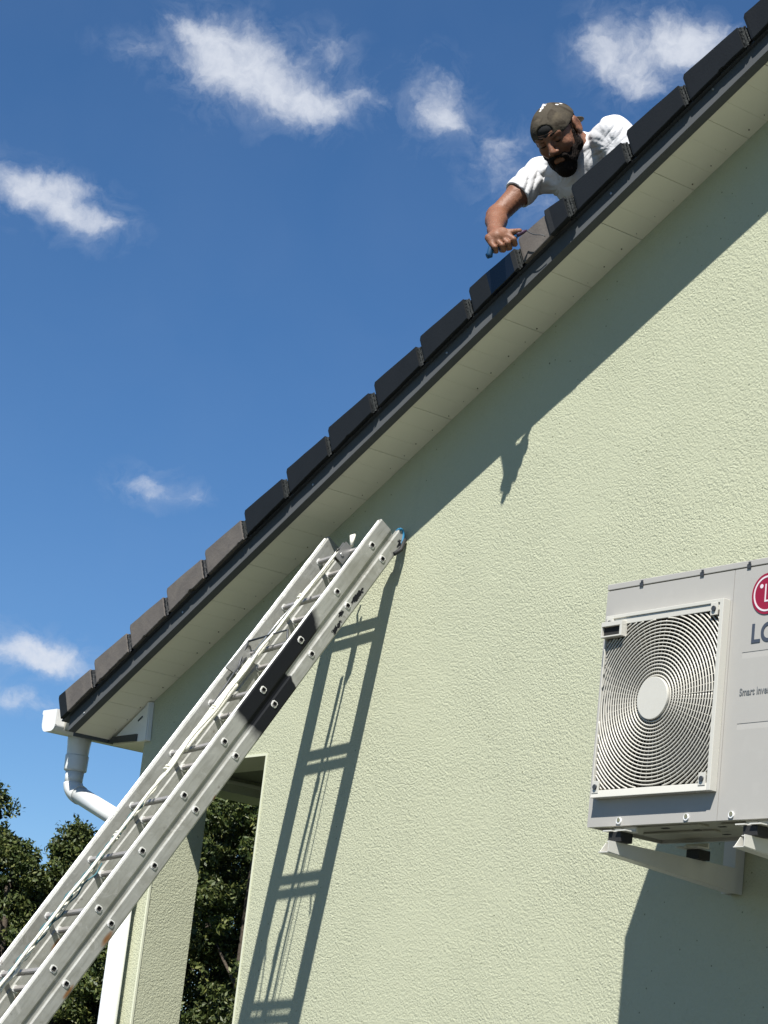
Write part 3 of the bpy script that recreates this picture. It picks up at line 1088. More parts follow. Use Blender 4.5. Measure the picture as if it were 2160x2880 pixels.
# base pan seen from below
boxo('base_pan', (AX0 + 0.006, AF + 0.0205, AZ0 + 0.010), (AX1 - 0.0105, AB - 0.0105, AZ0 + 0.022), M['pan'], ac)
bm = bmesh.new()
for a, b in (((AX0 + 0.05, AF + 0.06), (AX0 + 0.44, AF + 0.11)), ((AX0 + 0.08, AF + 0.17), (AX0 + 0.40, AF + 0.20)), ((AX0 + 0.52, AF + 0.08), (AX0 + 0.86, AF + 0.12))):
    box(bm, (a[0], a[1], AZ0 + 0.003), (b[0], b[1], AZ0 + 0.0099))
bm_obj('pan_rib', bm, M['pan'], ac, bevel=0.002)
bm = bmesh.new()
for x_, y_ in ((-5.33, AF + 0.08), (-5.24, AF + 0.13), (-5.10, AF + 0.10), (-5.20, AF + 0.22)):
    box(bm, (x_, y_, AZ0 + 0.001), (x_ + 0.03, y_ + 0.012, AZ0 + 0.0025))
bm_obj('drain_slot', bm, M['hollow'], ac)
for fx in (-5.437, -4.856):
    for fy in (AF - 0.018, AB - 0.03):
        bm = bmesh.new()
        box(bm, (fx - 0.052, fy, AZ0 - 0.0195), (fx - 0.012, fy + 0.055, AZ0 - 0.0155))
        box(bm, (fx + 0.006, fy, AZ0 - 0.0195), (fx + 0.052, fy + 0.055, AZ0 - 0.0155))
        box(bm, (fx - 0.012, fy + 0.012, AZ0 - 0.0195), (fx + 0.006, fy + 0.055, AZ0 - 0.0155))
        box(bm, (fx - 0.052, fy + 0.045, AZ0 - 0.0155), (fx + 0.052, fy + 0.050, AZ0 - 0.0003))
        bm_obj('mounting_foot', bm, M['bracket'], ac)
place(ac)

# wall brackets: plate, tapering channel arm, two rubber mounts
BL = ['white steel wall bracket nearest the porch, under the fan side of the heat pump', 'white steel wall bracket under the lettered side of the heat pump']
for bi, bx in enumerate((-5.437, -4.848)):
    br = empty('wall_bracket', (bx, 5.5, 0.90), BL[bi], 'bracket', 'brackets under the heat pump')
    bm = bmesh.new()
    y0, y1 = 4.885, 5.455
    zt = 0.9645
    # channel opening upward towards the left: web on the right, tapering underside
    L_, R_ = bx - 0.045, bx + 0.0
    # web
    hexa(bm, [(R_ - 0.003, y0, 0.930), (R_, y0, 0.930), (R_, y1, 0.888), (R_ - 0.003, y1, 0.888), (R_ - 0.003, y0, zt), (R_, y0, zt), (R_, y1, zt), (R_ - 0.003, y1, zt)])
    # sloping bottom flange
    hexa(bm, [(L_, y0, 0.927), (R_ - 0.003, y0, 0.927), (R_ - 0.003, y1, 0.885), (L_, y1, 0.885), (L_, y0, 0.930), (R_ - 0.003, y0, 0.930), (R_ - 0.003, y1, 0.888), (L_, y1, 0.888)])
    # left lip
    hexa(bm, [(L_ - 0.003, y0 + 0.004, 0.927), (L_, y0 + 0.004, 0.927), (L_, y1, 0.885), (L_ - 0.003, y1, 0.885), (L_ - 0.003, y0 + 0.03, 0.962), (L_, y0 + 0.03, 0.962), (L_, y1, 0.962), (L_ - 0.003, y1, 0.962)])
    # top flange
    box(bm, (R_ - 0.025, y0 + 0.012, zt - 0.003), (R_ - 0.003, y1, zt))
    bm_obj('bracket_arm', bm, M['bracket'], br)
    bm = bmesh.new()
    box(bm, (bx - 0.068, 5.456, 0.884), (bx - 0.012, 5.4595, 1.09))
    box(bm, (bx - 0.068, 5.4595, 0.884), (bx - 0.0645, 5.4965, 1.09))
    box(bm, (bx - 0.0155, 5.4595, 0.884), (bx - 0.012, 5.4965, 1.09))
    bm_obj('wall_plate', bm, M['bracket'], br)
    bm = bmesh.new()
    for zz in (0.90, 0.932):
        cyl(bm, (bx - 0.035, 5.4545, zz), (0, 1, 0), 0.005, 0.004, 10)
    bm_obj('plate_bolt', bm, M['trim_dark'], br)
    for my in (4.912, 5.255):
        bm = bmesh.new()
        box(bm, (bx - 0.036, my, 0.9648), (bx + 0.022, my + 0.052, 0.9962))
        bm_obj('rubber_mount', bm, M['black'], br, bevel=0.002)
        bm = bmesh.new()
        cyl(bm, (bx - 0.003, my + 0.026, 0.999), (0, 0, 1), 0.004, 0.022, 10)
        bm_obj('mount_bolt', bm, M['steel'], br)
    place(br)

# ------------------------------------------------------------------ extension ladder
U_ = Vector((0.069, -0.666, -1.0)).normalized()
O_ = Vector((-7.519, 5.380, 2.270))
phl = rad(2.0)
q1 = U_.cross(Vector((1, 0, 0))).normalized()
q2 = q1.cross(U_).normalized()
E_ = (q2 * math.cos(phl) + q1 * math.sin(phl)).normalized()
N_ = E_.cross(U_)
if N_.y > 0:
    N_ = -N_                                   # outward normal of the ladder
Z_ = -U_
Y_ = Z_.cross(E_)                              # equals -N_ : towards the wall
foot = O_ + U_ * LAD_LEN
lad = empty('extension_ladder', foot, 'long two-section aluminium ladder with black overspray, leaning on the wall', 'ladder')
lad.matrix_world = Matrix(((E_.x, Y_.x, Z_.x, foot.x), (E_.y, Y_.y, Z_.y, foot.y), (E_.z, Y_.z, Z_.z, foot.z), (0, 0, 0, 1)))
sg = 1.0 if Y_.dot(-N_) > 0 else -1.0
WL = 0.392


def stile(x_out, x_in, y0, y1, z0, z1, side):
    """hollow-faced stile: web with rolled edges"""
    bm = bmesh.new()
    lo, hi = min(x_out, x_in), max(x_out, x_in)
    box(bm, (lo + 0.0025, y0 + 0.002, z0), (hi - 0.0025, y1 - 0.002, z1))
    return bm


# y is towards the wall; n = -y
for nm, n0, n1, top, bot in (('front', 0.039, 0.108, LAD_LEN + 0.131, 0.0), ('rear', -0.038, 0.017, LAD_LEN + 0.162, 0.35)):
    for side in (0, 1):
        xo = 0.0 if side == 0 else -WL
        xi = -0.026 if side == 0 else -WL + 0.026
        lo, hi = min(xo, xi), max(xo, xi)
        bm = bmesh.new()
        nseg = 26
        # web slightly dented: a few cross sections with tiny offsets
        y0, y1 = -n1, -n0
        prof = [(lo, y0 + 0.006), (lo + 0.003, y0), (hi - 0.003, y0), (hi, y0 + 0.006), (hi, y1 - 0.006), (hi - 0.003, y1), (lo + 0.003, y1), (lo, y1 - 0.006)]
        rows = []
        for j in range(nseg + 1):
            z = bot + (top - bot) * j / nseg
            dx = 0.0008 * noise.noise(Vector((z * 3.1, side * 9 + n0 * 50, 1)))
            dy = 0.0009 * noise.noise(Vector((z * 4.3, side * 9 + n0 * 50, 7)))
            rows.append([bm.verts.new((a + dx, b + dy, z)) for a, b in prof])
        for j in range(nseg):
            for i in range(8):
                bm.faces.new((rows[j][i], rows[j][(i + 1) % 8], rows[j + 1][(i + 1) % 8], rows[j + 1][i]))
        bm.faces.new(rows[0][::-1])
        bm.faces.new(rows[-1])
        bm_obj('stile', bm, M['alu_stile'], lad)
        # rolled bright lip along the front edge, ragged by wear
        bm = bmesh.new()
        pts = []
        rs = []
        z = bot
        while z < top - 0.004:
            pts.append(((lo + hi) / 2 + (0.004 if side == 0 else -0.004) + 0.0006 * noise.noise(Vector((z * 17, side, 3))), y0 + 0.0005, z))
            rs.append(0.0062 + 0.0014 * noise.noise(Vector((z * 21, side + n0, 1))))
            z += 0.03
        if nm == 'rear':
            bm.free()
            continue
        tube(bm, pts, rs, 8)
        bm_obj('stile_lip', bm, M['alu_raw'], lad)
# recessed interlock strips between the sections
for side in (0, 1):
    xo = -0.009 if side == 0 else -WL + 0.022
    boxo('guide_strip', (xo - 0.012, -0.0388, 0.36), (xo, -0.0172, LAD_LEN + 0.128), M['alu_stile'], lad)
for side in (0, 1):
    xo = -0.013 if side == 0 else -WL + 0.013
    boxo('rubber_foot', (xo - 0.02, -0.115, -0.05), (xo + 0.02, -0.032, -0.0005), M['black'], lad, bevel=0.004)


def rung_mesh(name, w):
    bm = bmesh.new()
    h = 0.0100
    rot = rad(9)

    def R2(y, z):
        return (y * math.cos(rot) - z * math.sin(rot), y * math.sin(rot) + z * math.cos(rot))
    sq = [(-h, -h * 0.35), (-h * 0.35, -h), (h * 0.35, -h), (h, -h * 0.35), (h, h * 0.35), (h * 0.35, h), (-h * 0.35, h), (-h, h * 0.35)]
    sq = [(-h, -h + 0.004), (-h + 0.004, -h), (h - 0.004, -h), (h, -h + 0.004), (h, h - 0.004), (h - 0.004, h), (-h + 0.004, h), (-h, h - 0.004)]
    oc = [R2(*p) for p in sq]
    ic = [R2(p[0] * 0.82, p[1] * 0.82) for p in sq]
    xs = [w + 0.0035, w + 0.0035, -0.0, 0]
    A = [bm.verts.new((0.0055, a, b)) for a, b in oc]
    B = [bm.verts.new((-w - 0.0055, a, b)) for a, b in oc]
    C = [bm.verts.new((0.0055, a, b)) for a, b in ic]
    Dd = [bm.verts.new((0.0008, a, b)) for a, b in ic]
    E2 = [bm.verts.new((-w - 0.0055, a, b)) for a, b in ic]
    F2 = [bm.verts.new((-w - 0.0008, a, b)) for a, b in ic]
    n = 8
    for i in range(n):
        j = (i + 1) % n
        bm.faces.new((A[i], B[i], B[j], A[j]))
        bm.faces.new((A[i], A[j], C[j], C[i]))
        bm.faces.new((C[i], C[j], Dd[j], Dd[i])).material_index = 1
        bm.faces.new((B[i], E2[i], E2[j], B[j]))
        bm.faces.new((E2[i], F2[i], F2[j], E2[j])).material_index = 1
    bm.faces.new(Dd).material_index = 1  # black end face imitates the dark hollow, just above the solid stile
    bm.faces.new(F2).material_index = 1
    # crimped collars where the rung passes the stiles
    for xc in (0.0008, -0.0268, -w + 0.0268, -w - 0.0008):
        ro = [bm.verts.new((xc + 0.0012, a * 1.38, b * 1.38)) for a, b in oc]
        ri = [bm.verts.new((xc - 0.0012, a * 1.38, b * 1.38)) for a, b in oc]
        for i in range(n):
            j = (i + 1) % n
            bm.faces.new((ro[i], ri[i], ri[j], ro[j])).material_index = 2
            bm.faces.new((ro[i], ro[j], A[0] if False else ri[j], ri[i])) if False else None
        fa = [bm.verts.new((xc + (0.0012 if xc > -w / 2 and xc > -0.02 or (xc < -0.02 and xc > -w + 0.02 and xc < -0.1) else -0.0012), a * 1.0, b * 1.0)) for a, b in oc]
        src = ro if fa[0].co.x > xc else ri
        for i in range(n):
            j = (i + 1) % n
            bm.faces.new((src[i], src[j], fa[j], fa[i])).material_index = 2
    me = bpy.data.meshes.new(name)
    bmesh.ops.recalc_face_normals(bm, faces=bm.faces)
    bm.to_mesh(me)
    bm.free()
    for m_ in (M['rung'], M['hollow'], M['alu_raw']):
        me.materials.append(m_)
    return me


rm = rung_mesh('rung', WL)
SP = 0.283
for j in range(16):
    z = LAD_LEN + 0.006 - SP * j
    if z > 0.1:
        o = mesh_obj('rung', rm, None, lad)
        o.location = (0, -0.0710, z)
    z = LAD_LEN - 0.0 - SP * j
    if z > 0.45:
        o = mesh_obj('rung', rm, None, lad)
        o.location = (0, 0.002, z)
# diagonal rung ties (flat straps) of the rear section
for j in range(15):
    z = LAD_LEN - SP * j
    bm = bmesh.new()
    tube(bm, [(-0.20, -0.0745, z - 0.004), (-0.155, -0.055, z - 0.062), (-0.135, -0.014, z - 0.012)], 0.0022, 6)
    if z > 0.6 and False:
        bm_obj('rung_tie', bm, M['alu_raw'], lad)
    else:
        bm.free()

# pulley on the top rung
PXL, PZL = -0.150, LAD_LEN - 0.040
bm = bmesh.new()
cyl(bm, (PXL, -0.098, PZL), (1, 0, 0), 0.027, 0.012, 24)
bm_obj('pulley_wheel', bm, M['black'], lad)
bm = bmesh.new()
box(bm, (PXL - 0.011, -0.118, PZL - 0.030), (PXL - 0.0085, -0.070, PZL + 0.060))
box(bm, (PXL + 0.0085, -0.118, PZL - 0.030), (PXL + 0.011, -0.070, PZL + 0.060))
box(bm, (PXL - 0.0085, -0.086, PZL + 0.045), (PXL + 0.0085, -0.080, PZL + 0.060))
cyl(bm, (PXL, -0.098, PZL), (1, 0, 0), 0.008, 0.03, 12)
bm_obj('pulley_cheek', bm, M['steel'], lad)
bm = bmesh.new()
tube(bm, [(PXL - 0.02, -0.075, PZL + 0.085), (PXL - 0.03, -0.10, PZL + 0.125), (PXL - 0.022, -0.09, PZL + 0.14)], 0.006, 8)
tube(bm, [(PXL + 0.004, -0.085, PZL + 0.07), (PXL + 0.006, -0.105, PZL + 0.115)], 0.007, 8)
bm_obj('rope_end', bm, M['rope'], lad)


def wobble_rope(name, x0, x1, y, z0, z1, r, m, amp=0.004, tw=0.0, ph=0.0, sag=0.0, seed=0):
    bm = bmesh.new()
    pts, rs = [], []
    n = int(abs(z1 - z0) / 0.018) + 2
    for i in range(n):
        t = i / (n - 1)
        z = z0 + (z1 - z0) * t
        dx = amp * noise.noise(Vector((z * 6, seed, 0))) + tw * math.cos(z * 62 + ph)
        dy = amp * noise.noise(Vector((z * 6, seed, 9))) + tw * math.sin(z * 62 + ph) - sag * math.sin(math.pi * t)
        pts.append((x0 + (x1 - x0) * t + dx, y + dy, z))
        rs.append(r * (1 + 0.18 * noise.noise(Vector((z * 40, seed, 5)))))
    tube(bm, pts, rs, 7)
    return bm_obj(name, bm, m, lad)


zt = LAD_LEN
# hoisting rope: a thick pair of strands down the middle, lashed with teal cord further down
wobble_rope('hoisting_rope', -0.190, -0.215, -0.100, zt - 0.06, zt - 0.66, 0.0105, M['rope'], 0.006, seed=1)
wobble_rope('hoisting_rope', -0.150, -0.205, -0.118, zt - 0.03, zt - 2.5, 0.0062, M['rope'], 0.008, seed=2)
wobble_rope('hoisting_rope', -0.215, -0.222, -0.104, zt - 0.66, zt - 1.26, 0.0130, M['rope'], 0.004, seed=3)
wobble_rope('hoisting_rope', -0.196, -0.212, -0.098, zt - 0.80, zt - 1.16, 0.0115, M['rope'], 0.004, seed=31)
wobble_rope('hoisting_rope', -0.222, -0.215, -0.100, zt - 1.26, zt - 2.55, 0.0080, M['rope'], 0.010, tw=0.003, seed=4)
wobble_rope('cord', -0.205, -0.232, -0.110, zt - 1.45, zt - 2.75, 0.0045, M['teal'], 0.012, tw=0.0065, seed=5)
wobble_rope('cord', -0.205, -0.228, -0.110, zt - 1.52, zt - 2.75, 0.0045, M['teal'], 0.014, tw=0.0065, ph=3.1, seed=6)
wobble_rope('cord', -0.195, -0.246, -0.095, zt - 1.75, zt - 2.7, 0.0032, M['teal'], 0.02, tw=0.004, ph=1.5, seed=7)
# second pair of thin lines hanging behind the rear section (their shadows fall on the wall)
wobble_rope('thin_line', -0.222, -0.232, 0.045, zt - 0.35, 0.3, 0.0026, M['black'], 0.003, seed=8)
wobble_rope('thin_line', -0.196, -0.200, 0.050, zt - 0.35, 0.3, 0.0026, M['black'], 0.003, seed=9)
# knots
for (zz, xx) in ((zt - 0.30, -0.195), (zt - 0.94, -0.215), (zt - 1.27, -0.218), (zt - 1.62, -0.212)):
    bm = bmesh.new()
    pts = []
    for i in range(26):
        a = i / 25 * 4 * math.pi
        pts.append((xx + 0.011 * math.cos(a), -0.106 + 0.010 * math.sin(a), zz - 0.014 + 0.028 * i / 25))
    tube(bm, pts, 0.0045, 7)
    bm_obj('rope_knot', bm, M['rope'], lad)
# rung hook (stay) with its dark wire frame
zh = zt - 0.565
bm = bmesh.new()
tube(bm, [(-0.335, -0.118, zh + 0.028), (-0.06, -0.118, zh + 0.030), (-0.052, -0.095, zh - 0.01), (-0.055, -0.06, zh - 0.055)], 0.0045, 8)
tube(bm, [(-0.335, -0.118, zh + 0.028), (-0.345, -0.10, zh - 0.03), (-0.325, -0.085, zh - 0.105), (-0.30, -0.075, zh - 0.14)], 0.0045, 8)
bm_obj('hook_frame', bm, M['trim_dark'], lad)
bm = bmesh.new()
hexa(bm, [(-0.348, -0.125, zh - 0.13), (-0.338, -0.125, zh - 0.13), (-0.338, -0.045, zh - 0.11), (-0.348, -0.045, zh - 0.11), (-0.348, -0.118, zh + 0.02), (-0.338, -0.118, zh + 0.02), (-0.338, -0.055, zh + 0.03), (-0.348, -0.055, zh + 0.03)])
bm_obj('hook_plate', bm, M['alu'], lad)
bm = bmesh.new()
hexa(bm, [(-0.232, -0.112, zh - 0.13), (-0.198, -0.112, zh - 0.13), (-0.198, -0.108, zh - 0.13), (-0.232, -0.108, zh - 0.13), (-0.230, -0.108, zh - 0.06), (-0.200, -0.108, zh - 0.06), (-0.200, -0.104, zh - 0.06), (-0.230, -0.104, zh - 0.06)])
bm_obj('hook_plate', bm, M['alu'], lad)
bm = bmesh.new()
tube(bm, [(-0.345, -0.08, zh - 0.02), (-0.28, -0.105, zh - 0.16), (-0.235, -0.11, zh - 0.36)], 0.004, 7)
bm_obj('hook_rod', bm, M['trim_dark'], lad)
bm = bmesh.new()
tube(bm, [(-0.205, -0.10, zh + 0.30), (-0.195, -0.118, zh + 0.13), (-0.215, -0.115, zh - 0.06)], 0.004, 7)
bm_obj('hook_spring', bm, M['steel'], lad)
# blue tie over the top end of the rear stile
bm = bmesh.new()
pts = []
for i in range(15):
    t = i / 14
    a = math.pi * (1 - t)
    pts.append((0.004 - 0.004 * t, -0.018 + 0.052 * t, zt + 0.166 + 0.014 * math.sin(math.pi * t) - 0.045 * t * t))
tube(bm, pts, 0.0048, 8)
pts = [(-0.026 + 0.03 * i / 8, -0.014 + 0.003 * math.sin(i), zt + 0.166 + 0.004 * math.sin(i * 1.3)) for i in range(9)]
tube(bm, pts, 0.0042, 8)
bm_obj('blue_tie', bm, M['bluetie'], lad)
bm = bmesh.new()
tube(bm, [(0.003, 0.030, zt + 0.150), (0.006, 0.042, zt + 0.10), (0.003, 0.030, zt + 0.06)], 0.009, 8)
bm_obj('end_buffer', bm, M['black'], lad)


# ------------------------------------------------------------------ trees
def leaf_hook(q, t, c, p):
    gi = q.n('ShaderNodeNewGeometry')
    r = gi.outputs['Random Per Island']
    c = q.ramp(r, [(0.0, (0.018, 0.032, 0.006)), (0.45, (0.036, 0.056, 0.011)), (0.8, (0.068, 0.086, 0.017)), (1.0, (0.115, 0.118, 0.030))])
    n = q.noise(t, 0.9, 3, 0.5)
    c = q.mix(q.m('MULTIPLY', q.m('SUBTRACT', n, 0.45), 2.0, clamp=True), c, (0.062, 0.066, 0.016, 1))
    return c


M['leaf'] = mat('green leaves', (0.04, 0.07, 0.015), 0.55, spec=0.35, hook=leaf_hook)
M['bark'] = mat('grey brown bark', (0.07, 0.055, 0.04), 0.95, var=0.3, bump=[(20, 0.02, 5)])


def tree(name, az_deg, dist, top, radius, label, cat, nleaf=42000, leaf=0.055, style='round', seed=1, low=0.1):
    rg = np.random.default_rng(seed)
    x, y = -math.sin(rad(az_deg)) * dist, math.cos(rad(az_deg)) * dist
    H = top - GZ
    root = empty(name, (x, y, GZ), label, cat, 'trees beyond the house')
    # boughs: clusters of leaves at the ends of limbs
    nb = 230
    cz0 = low * H
    hh = rg.uniform(0, 1, nb)
    if style == 'cone':
        rr = radius * (1.0 - hh) ** 0.75 * rg.uniform(0.45, 1.0, nb) + 0.05
    else:
        rr = radius * np.sqrt(np.clip(1 - (2 * hh - 0.9) ** 2 / 1.25, 0.02, 1)) * rg.uniform(0.35, 1.0, nb) ** 0.6
    th = rg.uniform(0, 2 * math.pi, nb)
    C = np.stack([rr * np.cos(th), rr * np.sin(th), cz0 + hh * (H - cz0 - 0.12)], 1)
    sz = rg.uniform(0.13, 0.30, nb) * (radius / 1.5) ** 0.5
    if style == 'cone':
        sz *= 0.72
    per = nleaf // nb
    P_ = []
    for i in range(nb):
        d = rg.normal(size=(per, 3))
        d /= np.linalg.norm(d, axis=1)[:, None]
        rad_ = sz[i] * (rg.uniform(0.25, 1.0, per) ** 0.45) * (1 + 0.35 * np.sin(d[:, 0] * 5 + i) * np.cos(d[:, 2] * 4))
        q = d * rad_[:, None]
        q[:, 2] *= 0.75
        P_.append(C[i] + q)
    P_ = np.concatenate(P_)
    # a few shoots that break the outline
    ns = 60
    for i in range(ns):
        j = rg.integers(nb)
        d = rg.normal(size=3)
        d[2] = abs(d[2]) + 0.3
        d /= np.linalg.norm(d)
        m_ = 26
        tt = rg.uniform(0.6, 1.7, m_)
        P_ = np.concatenate([P_, C[j] + d * sz[j] * tt[:, None] + rg.normal(size=(m_, 3)) * 0.022])
    n = len(P_)
    a = rg.normal(size=(n, 3))
    a /= np.linalg.norm(a, axis=1)[:, None]
    b = np.cross(a, rg.normal(size=(n, 3)))
    b /= np.linalg.norm(b, axis=1)[:, None]
    L = leaf * rg.uniform(0.6, 1.25, n)[:, None]
    Wd = L * 0.42
    V = np.stack([P_ - a * L, P_ + b * Wd - a * L * 0.1, P_ + a * L, P_ - b * Wd - a * L * 0.1], 1).reshape(-1, 3)
    me = bpy.data.meshes.new('crown')
    me.vertices.add(len(V))
    me.vertices.foreach_set('co', V.astype(np.float32).ravel())
    me.loops.add(len(V))
    me.loops.foreach_set('vertex_index', np.arange(len(V), dtype=np.int32))
    me.polygons.add(n)
    me.polygons.foreach_set('loop_start', np.arange(0, len(V), 4, dtype=np.int32))
    me.polygons.foreach_set('loop_total', np.full(n, 4, dtype=np.int32))
    me.update()
    me.validate()
    kind(mesh_obj('crown', me, M['leaf'], root), 'stuff')
    bm = bmesh.new()
    tube(bm, [(0, 0, 0), (0.04, 0.02, H * 0.35), (-0.03, 0.03, H * 0.7), (0, 0, H * 0.94)], [0.13, 0.10, 0.055, 0.012], 10)
    bm_obj('trunk', bm, M['bark'], root, smooth=True)
    for j in range(12):
        i = int(rg.integers(nb))
        e = Vector(C[i])
        bm = bmesh.new()
        st = Vector((0, 0, max(0.3, e.z * 0.72)))
        mid = (st + e) / 2 + Vector((0, 0, -0.05))
        tube(bm, [st, mid, e], [0.024, 0.015, 0.006], 6)
        bm_obj('limb', bm, M['bark'], root, smooth=True)
    return root


tree('broadleaf_tree', 63.7, 31, 3.98, 1.0, 'loose green tree with ragged top, farthest from the house', 'tree', 60000, 0.040, seed=3, low=0.0)
tree('broadleaf_tree', 62.5, 29.5, 3.15, 0.60, 'small leafy tree beside the ragged topped one', 'tree', 30000, 0.036, seed=4, low=0.0)
tree('conifer_tree', 61.1, 30, 3.42, 1.45, 'pointed dark green tree seen beside the white downpipe', 'tree', 60000, 0.034, 'cone', seed=5, low=0.0)
tree('broadleaf_tree', 60.2, 31, 2.5, 1.2, 'dark bushy tree behind the pointed one, partly hidden by the ladder', 'tree', 60000, 0.042, seed=6, low=0.0)
tree('broadleaf_tree', 58.5, 29, 4.0, 1.10, 'dense dark tree framed by the porch bay next to its pillar', 'tree', 90000, 0.038, seed=7, low=0.0)
tree('broadleaf_tree', 56.7, 28, 4.2, 1.25, 'dense yellow-green tree framed by the porch bay next to the wall edge', 'tree', 90000, 0.038, seed=8, low=0.0)
tree('broadleaf_tree', 57.6, 33, 4.8, 1.7, 'tall dark tree at the back of the porch view', 'tree', 70000, 0.055, seed=9, low=0.0)
tree('broadleaf_tree', 62.2, 36, 3.0, 2.2, 'broad dark tree low behind the others', 'tree', 70000, 0.055, seed=10, low=0.0)
tree('broadleaf_tree', 55.2, 31, 4.3, 1.4, 'dark tree mostly hidden behind the house wall', 'tree', 30000, 0.06, seed=12, low=0.0)


# ------------------------------------------------------------------ implicit surfaces for the figure
class Field:
    def __init__(s, lo, hi, h):
        s.h = h
        s.lo = np.array(lo, float)
        s.n = np.ceil((np.array(hi) - s.lo) / h).astype(int) + 1
        s.v = np.full(s.n, 0.5, np.float32)
        s.ax = [s.lo[i] + h * np.arange(s.n[i]) for i in range(3)]

    def sub(s, c0, c1):
        a = np.clip(np.floor((np.array(c0) - s.lo) / s.h).astype(int), 0, s.n)
        b = np.clip(np.ceil((np.array(c1) - s.lo) / s.h).astype(int) + 1, 0, s.n)
        if (b <= a).any():
            return None, None
        sl = tuple(slice(a[i], b[i]) for i in range(3))
        X = np.stack(np.meshgrid(*[s.ax[i][sl[i]] for i in range(3)], indexing='ij'), -1)
        return sl, X

    def put(s, sl, d, k, op='add'):
        v = s.v[sl]
        if op == 'add':
            if k > 0:
                hh = np.clip(0.5 + 0.5 * (v - d) / k, 0, 1)
                v[...] = v * (1 - hh) + d * hh - k * hh * (1 - hh)
            else:
                v[...] = np.minimum(v, d)
        elif op == 'cut':
            if k > 0:
                hh = np.clip(0.5 - 0.5 * (v + d) / k, 0, 1)
                v[...] = v * (1 - hh) + (-d) * hh + k * hh * (1 - hh)
            else:
                v[...] = np.maximum(v, -d)

    def cap(s, a, b, ra, rb, k=0.01, op='add', sq=None):
        a, b = np.array(a, float), np.array(b, float)
        r = max(ra, rb) + 2.5 * k + 3 * s.h
        sl, X = s.sub(np.minimum(a, b) - r, np.maximum(a, b) + r)
        if sl is None:
            return
        ab = b - a
        t = np.clip(((X - a) @ ab) / (ab @ ab), 0, 1)
        d = np.linalg.norm(X - a - t[..., None] * ab, axis=-1) - (ra + (rb - ra) * t)
        s.put(sl, d, k, op)

    def ell(s, c, R, r, k=0.01, op='add'):
        """ellipsoid: centre, 3x3 axes (rows), radii"""
        c, r = np.array(c, float), np.array(r, float)
        R = np.array(R, float)
        m = r.max() + 2.5 * k + 3 * s.h
        sl, X = s.sub(c - m, c + m)
        if sl is None:
            return
        q = (X - c) @ R.T
        k0 = np.linalg.norm(q / r, axis=-1)
        k1 = np.linalg.norm(q / (r * r), axis=-1)
        d = k0 * (k0 - 1) / np.maximum(k1, 1e-6)
        s.put(sl, d, k, op)

    def half(s, p, n):
        """keep the side the normal points away from"""
        X = np.stack(np.meshgrid(*s.ax, indexing='ij'), -1)
        n = np.array(n, float)
        n /= np.linalg.norm(n)
        s.v = np.maximum(s.v, ((X - np.array(p)) @ n).astype(np.float32))

    def disp(s, f):
        X = np.stack(np.meshgrid(*s.ax, indexing='ij'), -1)
        band = np.abs(s.v) < 0.03
        s.v[band] += f(X[band]).astype(np.float32)

    def mesh(s, name):
        v = s.v
        v[0], v[-1], v[:, 0], v[:, -1], v[:, :, 0], v[:, :, -1] = 0.5, 0.5, 0.5, 0.5, 0.5, 0.5
        ins = v < 0
        nx, ny, nz = v.shape
        c = np.zeros((nx - 1, ny - 1, nz - 1), int)
        for dx in (0, 1):
            for dy in (0, 1):
                for dz in (0, 1):
                    c += ins[dx:nx - 1 + dx, dy:ny - 1 + dy, dz:nz - 1 + dz]
        act = (c > 0) & (c < 8)
        idx = np.full(act.shape, -1, int)
        ids = np.argwhere(act)
        idx[act] = np.arange(len(ids))
        acc = np.zeros((len(ids), 3))
        cnt = np.zeros(len(ids))
        cor = [(0, 0, 0), (1, 0, 0), (0, 1, 0), (1, 1, 0), (0, 0, 1), (1, 0, 1), (0, 1, 1), (1, 1, 1)]
        for a in range(8):
            for b in range(a + 1, 8):
                ca, cb = np.array(cor[a]), np.array(cor[b])
                if np.abs(ca - cb).sum() != 1:
                    continue
                va = v[tuple((ids + ca).T)]
                vb = v[tuple((ids + cb).T)]
                m = (va < 0) != (vb < 0)
                t = va[m] / (va[m] - vb[m])
                acc[m] += ca + t[:, None] * (cb - ca)
                cnt[m] += 1
        V = s.lo + (ids + acc / cnt[:, None]) * s.h
        F = []
        for ax in range(3):
            o = [(0, 1), (1, 2), (2, 0)][ax]
            sl0 = [slice(1, -1)] * 3
            a0 = [slice(0, n) for n in v.shape]
            a1 = list(a0)
            a0[ax] = slice(0, v.shape[ax] - 1)
            a1[ax] = slice(1, v.shape[ax])
            m = ins[tuple(a0)] != ins[tuple(a1)]
            e = np.argwhere(m)
            u1, u2 = [i for i in range(3) if i != ax]
            ok = (e[:, u1] > 0) & (e[:, u2] > 0) & (e[:, u1] < v.shape[u1] - 1) & (e[:, u2] < v.shape[u2] - 1)
            e = e[ok]
            d1 = np.zeros(3, int)
            d1[u1] = 1
            d2 = np.zeros(3, int)
            d2[u2] = 1
            q = np.stack([idx[tuple((e - d1 - d2).T)], idx[tuple((e - d2).T)], idx[tuple(e.T)], idx[tuple((e - d1).T)]], 1)
            flip = ins[tuple(e.T)]
            if ax == 1:
                flip = ~flip
            q[~flip] = q[~flip][:, ::-1]
            F.append(q)
        F = np.concatenate(F)
        F = F[(F >= 0).all(1)]
        me = bpy.data.meshes.new(name)
        me.vertices.add(len(V))
        me.vertices.foreach_set('co', V.astype(np.float32).ravel())
        me.loops.add(len(F) * 4)
        me.loops.foreach_set('vertex_index', F.astype(np.int32).ravel())
        me.polygons.add(len(F))
        me.polygons.foreach_set('loop_start', np.arange(0, len(F) * 4, 4, dtype=np.int32))
        me.polygons.foreach_set('loop_total', np.full(len(F), 4, dtype=np.int32))
        me.update()
        me.validate()
        me.shade_smooth()
        return me


